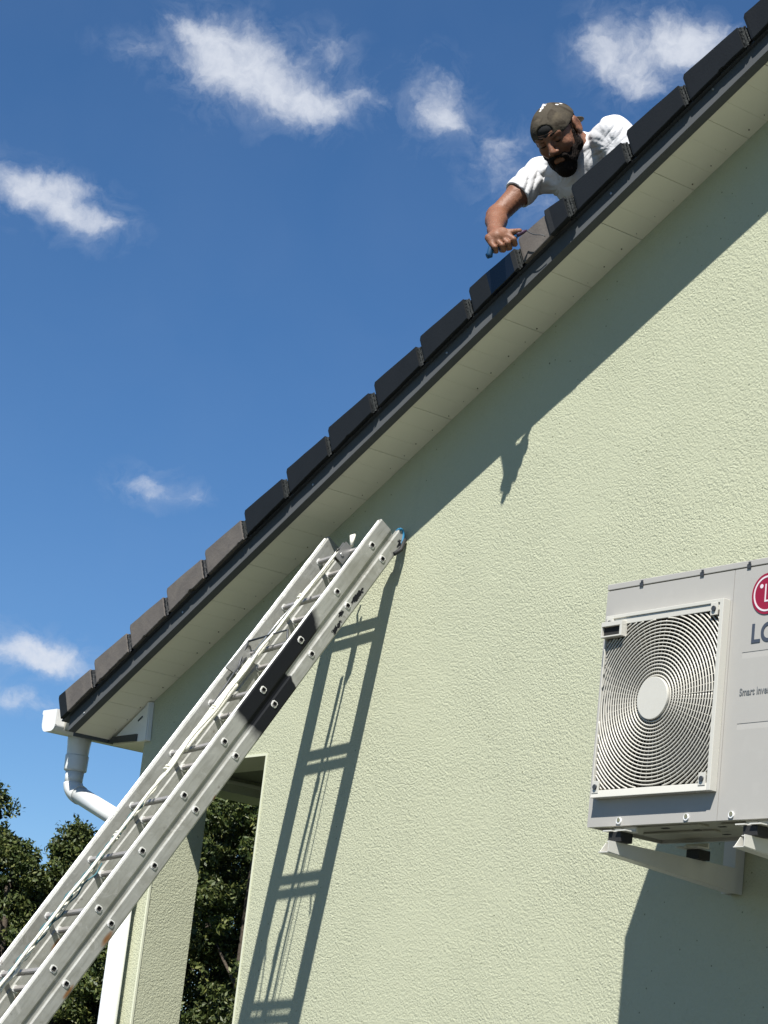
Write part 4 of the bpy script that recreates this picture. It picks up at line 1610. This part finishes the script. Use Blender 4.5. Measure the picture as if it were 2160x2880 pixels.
def relax(o, n=2, f=0.5):
    m = o.modifiers.new('relax', 'SMOOTH')
    m.factor = f
    m.iterations = n


np3 = lambda v: np.array(v, float)
CR, CU, CB = np3(RC[0]), -np3(RC[1]), -np3(RC[2])       # picture right, picture up, towards the viewer
nrm3 = lambda v: v / np.linalg.norm(v)
HEADC = (-6.549, 5.290, 3.855)
# head frame
HF = nrm3(-0.42 * CR - 0.62 * CU + 0.66 * CB)            # face direction
HU = -0.23 * CR + 0.75 * CU + 0.62 * CB
HF = nrm3(-0.300 * CR - 0.512 * CU + 0.80 * CB)
HU = -0.505 * CR + 0.781 * CU + 0.356 * CB
HU = nrm3(HU - HF * (HU @ HF))
HL = np.cross(HU, HF)                                    # his left: the ear we see
HS = 1.08
HC = np3(HEADC)
HR = np.stack([HL, HF, HU])


def hp(x, y, z):
    return HC + HS * (x * HL + y * HF + z * HU)


SHR = np3((-6.775, 5.413, 3.800))       # his right shoulder
SHL = np3((-6.415, 5.47, 3.865))
ELB = np3((-6.815, 5.243, 3.560))
WRI = np3((-6.650, 5.115, 3.412))
HAND = np3((-6.590, 5.094, 3.343))
CHEST = np3((-6.615, 5.53, 3.785))
HIPS = np3((-6.47, 6.03, 3.66))
NECK0 = np3((-6.600, 5.440, 3.850))

person = empty('person', (-6.47, 5.95, 3.50), 'bearded man in a backwards olive cap and white T-shirt leaning over the roof edge', 'person')


def head_shape(F, k=0.012):
    e = lambda c, r, kk=k, op='add': F.ell(hp(*c), HR, np.array(r) * HS, kk, op)
    cp = lambda a, b, ra, rb, kk=k, op='add': F.cap(hp(*a), hp(*b), ra * HS, rb * HS, kk, op)
    e((0, -.018, .024), (.075, .094, .079), .02)
    e((0, .030, -.025), (.063, .066, .080), .03)
    e((0, .052, .024), (.058, .044, .040), .03)
    cp((-.050, .008, -.060), (0, .068, -.100), .022, .022, .03)
    cp((.050, .008, -.060), (0, .068, -.100), .022, .022, .03)
    e((0, .080, -.102), (.023, .018, .020), .02)
    for sx in (-1, 1):
        e((sx * .042, .066, -.026), (.020, .020, .018), .022)      # cheekbones
        cp((sx * .014, .090, .0235), (sx * .044, .080, .024), .009, .008, .012)   # brow ridge
        e((sx * .031, .100, .004), (.017, .016, .012), .008, 'cut')
        e((sx * .031, .078, .003), (.0145, .0145, .0125), .003)      # lids
        # ear
        e((sx * .081, -.014, -.004), (.012, .026, .038), .005)
        e((sx * .094, -.008, .000), (.007, .015, .023), .004, 'cut')
        e((sx * .082, .008, -.012), (.006, .007, .009), .004)
    cp((0, .088, .018), (0, .117, -.026), .0085, .0115, .012)
    e((0, .112, -.031), (.014, .014, .010), .008)
    for sx in (-1, 1):
        e((sx * .0135, .103, -.033), (.0085, .011, .008), .006)
        e((sx * .0065, .112, -.042), (.004, .005, .004), .002, 'cut')
    cp((-.020, .095, -.062), (.020, .095, -.062), .0055, .0055, .006)
    cp((-.016, .096, -.073), (.016, .096, -.073), .0065, .0065, .006)
    cp((-.022, .103, -.0675), (.022, .103, -.0675), .0016, .0016, .002, 'cut')


def hand_shape(F):
    """right hand closed round a thin handle"""
    a = nrm3(0.86 * CR + 0.42 * CU + 0.22 * (-CB))        # along the handle
    v = nrm3(CB - a * (CB @ a))                           # knuckles face the viewer
    d = np.cross(a, v)
    if d @ CU > 0:
        d = -d                                            # fingers run downwards
    H = HAND
    F.cap(WRI, H + d * (-0.018) + v * 0.004, .030, .030, .014)
    # palm block
    for t in (-0.030, -0.010, 0.012, 0.032):
        F.cap(H + a * t - d * 0.030 + v * 0.000, H + a * t * 1.05 - d * 0.006 + v * 0.013, .0165, .0150, .012)
    lens = (0.90, 1.0, 0.97, 0.80)
    for i, L in zip(range(4), lens[::-1]):
        t = -0.037 + 0.0250 * i
        L = (0.80, 0.97, 1.02, 0.92)[i]
        m0 = H + a * t - d * 0.006 + v * (0.020 + 0.003 * math.sin(i * 2))
        p0 = m0 + d * 0.026 * L + v * 0.016 * L + a * (0.002 * (i - 1.5) + 0.004)
        p1 = p0 + d * 0.019 * L - v * 0.016 + a * 0.003
        p2 = p1 - d * 0.004 - v * 0.024 * L
        p3 = p2 - d * 0.012 - v * 0.006
        r = (0.0098, 0.0108, 0.0112, 0.0112)[i]
        F.cap(m0 - v * 0.006, p0, r * 1.12, r * 1.08, .004)
        F.cap(p0, p1, r * 1.04, r * 0.98, .0015)
        F.cap(p1, p2, r * 0.96, r * 0.92, .0015)
        F.cap(p2, p3, r * 0.9, r * 0.8, .0015)
    # thumb along the handle
    t0 = H + a * 0.034 - d * 0.022 + v * 0.002
    t1 = H + a * 0.060 - d * 0.012 + v * 0.014
    t2 = H + a * 0.090 - d * 0.004 + v * 0.014
    F.cap(H + a * 0.010 - d * 0.028, t0, .018, .0150, .010)
    F.cap(t0, t1, .0145, .0120, .004)
    F.cap(t1, t2, .0118, .0092, .002)
    return a, v, d


# --- body
ARM0 = nrm3(ELB - SHR)
F = Field((-6.95, 4.93, 3.20), (-6.28, 5.85, 4.12), 0.0038)
head_shape(F)
F.cap(NECK0 + np3((0.0, 0.02, 0.0)), hp(0, -.030, -.055), .072, .064, .03)
F.cap(NECK0, hp(.0, -.05, -.01), .060, .055, .03)
F.cap(hp(.052, -.03, -.02), NECK0 + np3((.05, -.01, -.03)), .014, .018, .02)
F.cap(CHEST, (CHEST + HIPS) / 2, .125, .120, .04)
F.cap(SHR + np3((.06, .03, -.012)), SHL - np3((.05, -.02, .01)), .050, .064, .04)
mid = SHR + (ELB - SHR) * 0.5
F.cap(SHR + ARM0 * 0.03, mid, .047, .047, .02)
F.cap(mid, ELB, .046, .040, .02)
F.cap(ELB, ELB + (WRI - ELB) * 0.38, .040, .0425, .015)
F.cap(ELB + (WRI - ELB) * 0.30, WRI, .0425, .0270, .012)
F.cap(ELB + nrm3(ELB - SHR) * 0.006, ELB + nrm3(ELB - WRI) * 0.008, .033, .031, .015)
ha, hv, hd = hand_shape(F)


def skin_noise(X):
    return 0.0006 * np.sin(X[:, 0] * 180 + 3 * np.sin(X[:, 2] * 90)) * np.sin(X[:, 1] * 150 + X[:, 2] * 110)


F.disp(skin_noise)


def skin_hook(q, t, c, p):
    n = q.noise(t, 18, 5, 0.6)
    c = q.mix(q.m('MULTIPLY', q.m('SUBTRACT', n, 0.45), 2.0, clamp=True), c, (0.165, 0.070, 0.038, 1))
    n = q.noise(t, 60, 4, 0.7)
    c = q.mix(q.m('MULTIPLY', q.m('SUBTRACT', n, 0.56), 2.5, clamp=True), c, (0.24, 0.12, 0.072, 1))
    return c


M['skin'] = mat('sunburnt skin', (0.170, 0.075, 0.042), 0.55, hook=skin_hook, bump=[(150, 0.0012, 3)], sss=0.06, spec=0.35)
M['hair'] = mat('dark brown hair', (0.010, 0.0065, 0.005), 0.75, spec=0.12, bump=[(160, 0.006, 4)])
M['cloth_in'] = mat('black inside of the cap', (0.006, 0.006, 0.006), 0.9)


def cap_hook(q, t, c, p):
    v = q.n('ShaderNodeTexVoronoi', feature='F1', i_Scale=21.0, i_Randomness=1.0)
    w = q.vm('ADD', t, q.vm('MULTIPLY', q.n('ShaderNodeTexNoise', i_Scale=40.0, i_Detail=2.0).outputs['Color'], (0.012, 0.012, 0.012)).outputs[0]).outputs[0]
    q.l(w, v.inputs['Vector'])
    sp = q.n('ShaderNodeSeparateXYZ')
    q.l(t, sp.inputs[0])
    spot = None
    for (u_, v_, rr) in ((-50, 99, .0085), (-57, 88, .007), (-43, 103, .006), (-2, 103, .0062), (14, 110, .0062), (-64, 78, .005)):
        dx, dy = u_ * .00105, v_ * .00105
        best = None
        for kz in range(60):
            dz = 0.12 - 0.004 * kz
            P_ = HC + CR * dx + CU * dy + CB * dz
            qq = (P_ - hp(0, -.013, .028)) / HS
            f_ = ((qq @ HL) / .084) ** 2 + ((qq @ HF) / .105) ** 2 + ((qq @ HU) / .081) ** 2
            if best is None or f_ < best[0]:
                best = (f_, P_)
            if f_ <= 1.0:
                break
        c0 = tuple(float(a) for a in (P_ if f_ <= 1 else best[1]))
        dn = q.vm('DISTANCE', w, (c0[0] + 0.006, c0[1] + 0.006, c0[2] + 0.006)).outputs['Value']
        m_ = q.m('MULTIPLY', q.m('SUBTRACT', rr * 1.25, dn), 500.0, clamp=True)
        spot = m_ if spot is None else q.m('MAXIMUM', spot, m_)
    mot = q.noise(t, 17, 3, 0.5, 0.6)
    c = q.mix(q.m('MULTIPLY', q.m('SUBTRACT', mot, 0.52), 9.0, clamp=True), c, (0.030, 0.024, 0.017, 1))
    mot2 = q.noise(t, 11, 2, 0.5, 0.4)
    c = q.mix(q.m('MULTIPLY', q.m('SUBTRACT', mot2, 0.57), 9.0, clamp=True), c, (0.095, 0.078, 0.052, 1))
    c = q.mix(spot, c, (0.60, 0.58, 0.55, 1))
    n = q.noise(t, 30, 4, 0.7)
    return q.mix(q.m('MULTIPLY', q.m('SUBTRACT', n, 0.5), 2.0, clamp=True), c, (0.036, 0.031, 0.023, 1))


M['cap'] = mat('faded olive cotton with paint spots', (0.058, 0.049, 0.036), 0.9, spec=0.15, hook=cap_hook, bump=[(90, 0.002, 3)])


def shirt_hook(q, t, c, p):
    mp = q.n('ShaderNodeMapping')
    mp.inputs['Rotation'].default_value = (0.5, 0.7, 0.9)
    mp.inputs['Scale'].default_value = (1.0, 3.2, 1.6)
    q.l(t, mp.inputs['Vector'])
    n = q.m('ABSOLUTE', q.m('SUBTRACT', q.noise(mp.outputs[0], 3.6, 2, 0.4, 1.2), 0.5))
    b = q.n('ShaderNodeBump', i_Strength=1.0, i_Distance=0.028)
    q.l(n, b.inputs['Height'])
    b2 = q.n('ShaderNodeBump', i_Strength=0.6, i_Distance=0.002)
    q.l(q.noise(t, 90, 3, 0.6), b2.inputs['Height'])
    q.l(b.outputs[0], b2.inputs['Normal'])
    q.l(b2.outputs[0], p.inputs['Normal'])
    return c


M['shirt'] = mat('white cotton', (0.52, 0.52, 0.53), 0.9, spec=0.1, hook=shirt_hook)
M['trouser'] = mat('dark work trousers', (0.03, 0.034, 0.045), 0.9, bump=[(60, 0.003, 3)])
body = mesh_obj('body', F.mesh('body'), M['skin'], person)
relax(body, 1, 0.4)

# --- beard, moustache, brows, lashes
F = Field(hp(0, .03, -.05) - 0.17, hp(0, .03, -.05) + 0.17, 0.0032)
e = lambda c, r, k=.012, op='add': F.ell(hp(*c), HR, np.array(r) * HS, k, op)
cp = lambda a, b, ra, rb, k=.012, op='add': F.cap(hp(*a), hp(*b), ra * HS, rb * HS, k, op)
for sx in (-1, 1):
    cp((sx * .053, .014, -.060), (0, .072, -.104), .0270, .0290, .02)
    cp((sx * .0620, .018, -.014), (sx * .056, .018, -.055), .0110, .0225, .012)
    cp((sx * .0660, .016, .020), (sx * .0635, .015, -.012), .0055, .0090, .008)
    cp((sx * .004, .105, -.0515), (sx * .026, .092, -.060), .0046, .0060, .006)
    cp((sx * .028, .090, -.062), (sx * .032, .068, -.092), .0120, .0200, .012)
    cp((sx * .045, .052, -.058), (sx * .040, .056, -.080), .0165, .0200, .012)
e((0, .084, -.108), (.031, .027, .030), .015)
e((0, .060, -.118), (.034, .034, .028), .02)
cp((-.008, .103, -.083), (.008, .103, -.083), .0045, .0045, .005)
e((0, .110, -.0665), (.0140, .011, .0036), .003, 'cut')


def fuzz(X):
    return 0.0016 * np.sin(X[:, 0] * 520 + 4 * np.sin(X[:, 2] * 210)) * np.sin(X[:, 2] * 470 + 3 * np.sin(X[:, 1] * 260)) + 0.001 * np.sin(X[:, 1] * 700)


F.disp(fuzz)
mesh_obj('beard', F.mesh('beard'), M['hair'], person)
for sx in (-1, 1):
    bm = bmesh.new()
    tube(bm, [Vector(hp(sx * (.013 + .031 * i / 6), .0995 - .020 * (i / 6) ** 1.6, .026 + .005 * math.sin(i / 6 * 2.6))) for i in range(7)], [.0020, .0044, .0050, .0050, .0044, .0034, .0018], 7)
    bm_obj('eyebrow', bm, M['hair'], person)
    bm = bmesh.new()
    tube(bm, [Vector(hp(sx * (.0185 + .026 * i / 6), .0935 - .007 * abs(i / 6 - .45), -.0015 - .0030 * math.sin(math.pi * i / 6))) for i in range(7)], [.0008, .0017, .0020, .0020, .0020, .0018, .0009], 6)
    bm_obj('eyelash', bm, M['hair'], person)
# hair under the cap
F = Field(hp(0, 0, .02) - 0.15, hp(0, 0, .02) + 0.15, 0.0045)
F.ell(hp(0, -.022, .022), HR, np.array((.0770, .0965, .0800)) * HS, 0.0)
F.half(hp(0, .0, -.030), -HU)
F.half(hp(0, .045, .0), (HF * 0.85 - HU * 0.52))
F.disp(fuzz)
mesh_obj('hair', F.mesh('hair'), M['hair'], person)

# --- cap worn backwards
F = Field(hp(0, -.02, .04) - 0.21, hp(0, -.02, .04) + 0.21, 0.0035)
F.ell(hp(0, -.013, .028), HR, np.array((.0840, .1050, .0810)) * HS, 0.0)
F.ell(hp(0, .036, .030), HR, np.array((.072, .064, .056)) * HS, 0.02)
F.cap(hp(0, -.02, .100), hp(0, -.02, .1100), .016, .005, 0.004)
F.disp(lambda X: 0.0022 * np.sin(((X - HC) @ HL) * 70 + 2 * np.sin(((X - HC) @ HF) * 40)) * np.clip(((X - HC) @ HU) * 8, 0, 1))
F.half(hp(0, .0, .0265), (-HU - 0.16 * HF + 0.02 * HL))
F.ell(hp(0, -.013, .020), HR, np.array((.0808, .1015, .0800)) * HS, 0.0, 'cut')
# arched opening above the strap, on the forehead side
F.ell(hp(0, .106, .046), HR, np.array((.036, .040, .029)) * HS, 0.003, 'cut')
capm = mesh_obj('cap', F.mesh('cap'), M['cap'], person)
relax(capm, 1, 0.5)
F = Field(hp(0, .05, .05) - 0.12, hp(0, .05, .05) + 0.12, 0.0035)
F.ell(hp(0, .028, .040), HR, np.array((.062, .068, .048)) * HS, 0.0)
F.half(hp(0, .0, .030), -HU)
F.half(hp(0, .02, .0), -HF)
mesh_obj('cap_lining', F.mesh('cap_lining'), M['cloth_in'], person)
bm = bmesh.new()
for r_off, z in ((0.0, 0.0),):
    ring0, ring1, ring2, ring3 = [], [], [], []
    for i in range(15):
        a = math.radians(-32 + 64 * i / 14)
        x, y = .078 * math.sin(a) * 1.0, .0985 * math.cos(a)
        for lst, zz, ro in ((ring0, .0225, 1.0), (ring1, .0375, 0.985), (ring2, .0375, .955), (ring3, .0225, .965)):
            lst.append(bm.verts.new(hp(x * ro, y * ro + .002, zz)))
    for i in range(14):
        for a_, b_ in ((ring0, ring1), (ring1, ring2), (ring2, ring3), (ring3, ring0)):
            bm.faces.new((a_[i], a_[i + 1], b_[i + 1], b_[i]))
bm_obj('cap_strap', bm, M['cloth_in'], person)
# bill pointing down the nape
F = Field(hp(0, -.14, -.02) - 0.17, hp(0, -.14, -.02) + 0.17, 0.0035)
tilt = rad(30)
BU = nrm3(HU * math.cos(tilt) + HF * -math.sin(tilt))
BF = nrm3(HF * math.cos(tilt) + HU * math.sin(tilt))
F.ell(hp(0, -.118, -.012), np.stack([HL, BF, BU]), np.array((.072, .066, .0065)) * HS, 0.0)
F.half(hp(0, -.086, 0), HF)
mesh_obj('cap_bill', F.mesh('cap_bill'), M['cap'], person)

# --- T-shirt
F = Field((-7.0, 5.02, 3.36), (-6.18, 6.22, 4.10), 0.0042)
ARM = nrm3(ELB - SHR)
F.cap(CHEST, HIPS, .150, .160, .05)
F.cap(SHR + np3((.03, .03, -.012)), SHL + np3((-.03, .03, -.01)), .070, .086, .05)
sl_end = SHR + ARM * 0.160
F.cap(SHR, sl_end + ARM * 0.06, .062, .062, .035)
F.cap(SHL, SHL + np3((.09, .05, -.14)), .084, .076, .03)
F.cap(NECK0 - np3((0, -.03, .01)), NECK0 + np3((0, -.03, .0)), .085, .078, .03)


def folds(X):
    p = (X - SHR)
    t = p @ ARM
    s1 = p @ nrm3(np.cross(ARM, CB))
    w = np.exp(-((t - 0.10) / 0.10) ** 2)
    out = 0.0055 * w * (1 - np.abs(np.sin(t * 48 + s1 * 46 + 1.8 * np.sin(s1 * 33))) ** 0.7 * 1.6)
    c = X - CHEST
    a = c @ nrm3(np3((0.8, 0.4, 0.3)))
    b = c @ nrm3(np3((-0.3, 0.7, -0.6)))
    out += 0.0045 * (1 - 1.6 * np.abs(np.sin(a * 26 + 2.2 * np.sin(b * 13)))) * (1 - w)
    out += 0.0022 * np.sin(b * 55 + 2.5 * np.sin(a * 24)) * (1 - w)
    ap = X - (SHR + np3((.10, .02, -.09)))
    ra_ = np.linalg.norm(ap, axis=1)
    an_ = np.arctan2(ap @ CU, ap @ CR)
    out += 0.0028 * np.exp(-(ra_ / 0.17) ** 2) * (1 - 1.7 * np.abs(np.sin(an_ * 4.5 + 2.0 * np.sin(ra_ * 30))) ** 0.8)
    a2 = X - (SHL + np3((-.02, .0, -.05)))
    r2_ = np.linalg.norm(a2, axis=1)
    n2_ = np.arctan2(a2 @ CU, a2 @ CR)
    out += 0.0024 * np.exp(-(r2_ / 0.16) ** 2) * (1 - 1.7 * np.abs(np.sin(n2_ * 6.5 + 2.4 * np.sin(r2_ * 26))) ** 0.8)
    return out


F.disp(folds)
# sleeve opening
X = np.stack(np.meshgrid(*F.ax, indexing='ij'), -1)
t = (X - SHR) @ ARM
near_arm = np.linalg.norm((X - SHR) - t[..., None] * ARM, axis=-1) < 0.16
cutn = nrm3(ARM * 1.0 + CR * -0.10)
cut = ((X - sl_end) @ cutn)
F.v = np.where(near_arm & (t > 0.08), np.maximum(F.v, cut), F.v).astype(np.float32)
del X, t, near_arm, cut
F.cap(SHR + ARM * 0.12, sl_end + ARM * 0.1, .050, .0555, 0.0, 'cut')
# neck opening
F.cap(NECK0 + nrm3(hp(0, -.03, -.05) - NECK0) * 0.045, hp(0, -.02, -.02), .070, .075, 0.004, 'cut')
shirt = mesh_obj('t_shirt', F.mesh('t_shirt'), M['shirt'], person)
relax(shirt, 1, 0.5)
# trousers and boots, lying on the roof behind the verge
F = Field((-6.85, 5.85, 3.30), (-6.05, 7.15, 3.98), 0.009)
F.cap(HIPS - np3((.07, 0.02, .0)), HIPS + np3((.07, -.02, .03)), .135, .135, .05)
for sx in (-1, 1):
    kn = HIPS + np3((sx * .11 - .02, .48, sx * .05 - .03))
    an = HIPS + np3((sx * .12 - .02, .90, sx * .055 - .07))
    F.cap(HIPS + np3((sx * .08, .02, sx * .03)), kn, .095, .070, .04)
    F.cap(kn, an, .068, .050, .03)
mesh_obj('trousers', F.mesh('trousers'), M['trouser'], person)
for sx in (-1, 1):
    an = HIPS + np3((sx * .12 - .02, .93, sx * .055 - .08))
    F = Field(an - 0.2, an + 0.26, 0.009)
    F.cap(an, an + np3((0, .05, -.03)), .052, .050, .02)
    F.cap(an + np3((0, .05, -.02)), an + np3((0, .09, -.10)), .046, .040, .02)
    mesh_obj('boot', F.mesh('boot'), M['black'], person)
place(person)

# --- scraper held in the fist
TIP = np3((-6.443, 5.200, 3.357))
hk = empty('hook_tool', tuple(HAND), 'blue handled hook with a thin bent steel rod held in the fist', 'hand tool')
hq = HAND + hv * 0.012 + hd * 0.010
M['blue'] = mat('blue plastic handle', (0.004, 0.040, 0.10), 0.6, spec=0.25)
M['violet'] = mat('dark violet plastic', (0.035, 0.013, 0.038), 0.5)
bm = bmesh.new()
pts = [Vector(hq + ha * t - hd * 0.0 + hd * (0.022 if t < -0.05 else 0.0)) for t in (-0.074, -0.062, -0.045, -0.02, 0.01, 0.045, 0.068)]
tube(bm, pts, [.0105, .0140, .0120, .0110, .0110, .0110, .0100], 14)
bm_obj('handle', bm, M['blue'], hk)
bm = bmesh.new()
tube(bm, [Vector(hq + ha * t - hd * 0.004) for t in (0.069, 0.080, 0.100, 0.118)], [.0105, .0110, .0080, .0030], 12)
bm_obj('ferrule', bm, M['violet'], hk)
bm = bmesh.new()
r0 = hq + ha * 0.116 - hd * 0.004
tip = TIP
pts = []
for i in range(13):
    t = i / 12
    pts.append(Vector(r0 * (1 - t) + tip * t + CU * (-0.006 * math.sin(t * math.pi * 1.6)) + CB * 0.01 * math.sin(math.pi * t)))
tube(bm, pts, [0.0024 - 0.0006 * i / 12 for i in range(13)], 8)
bm_obj('rod', bm, M['trim_dark'], hk)
place(hk)
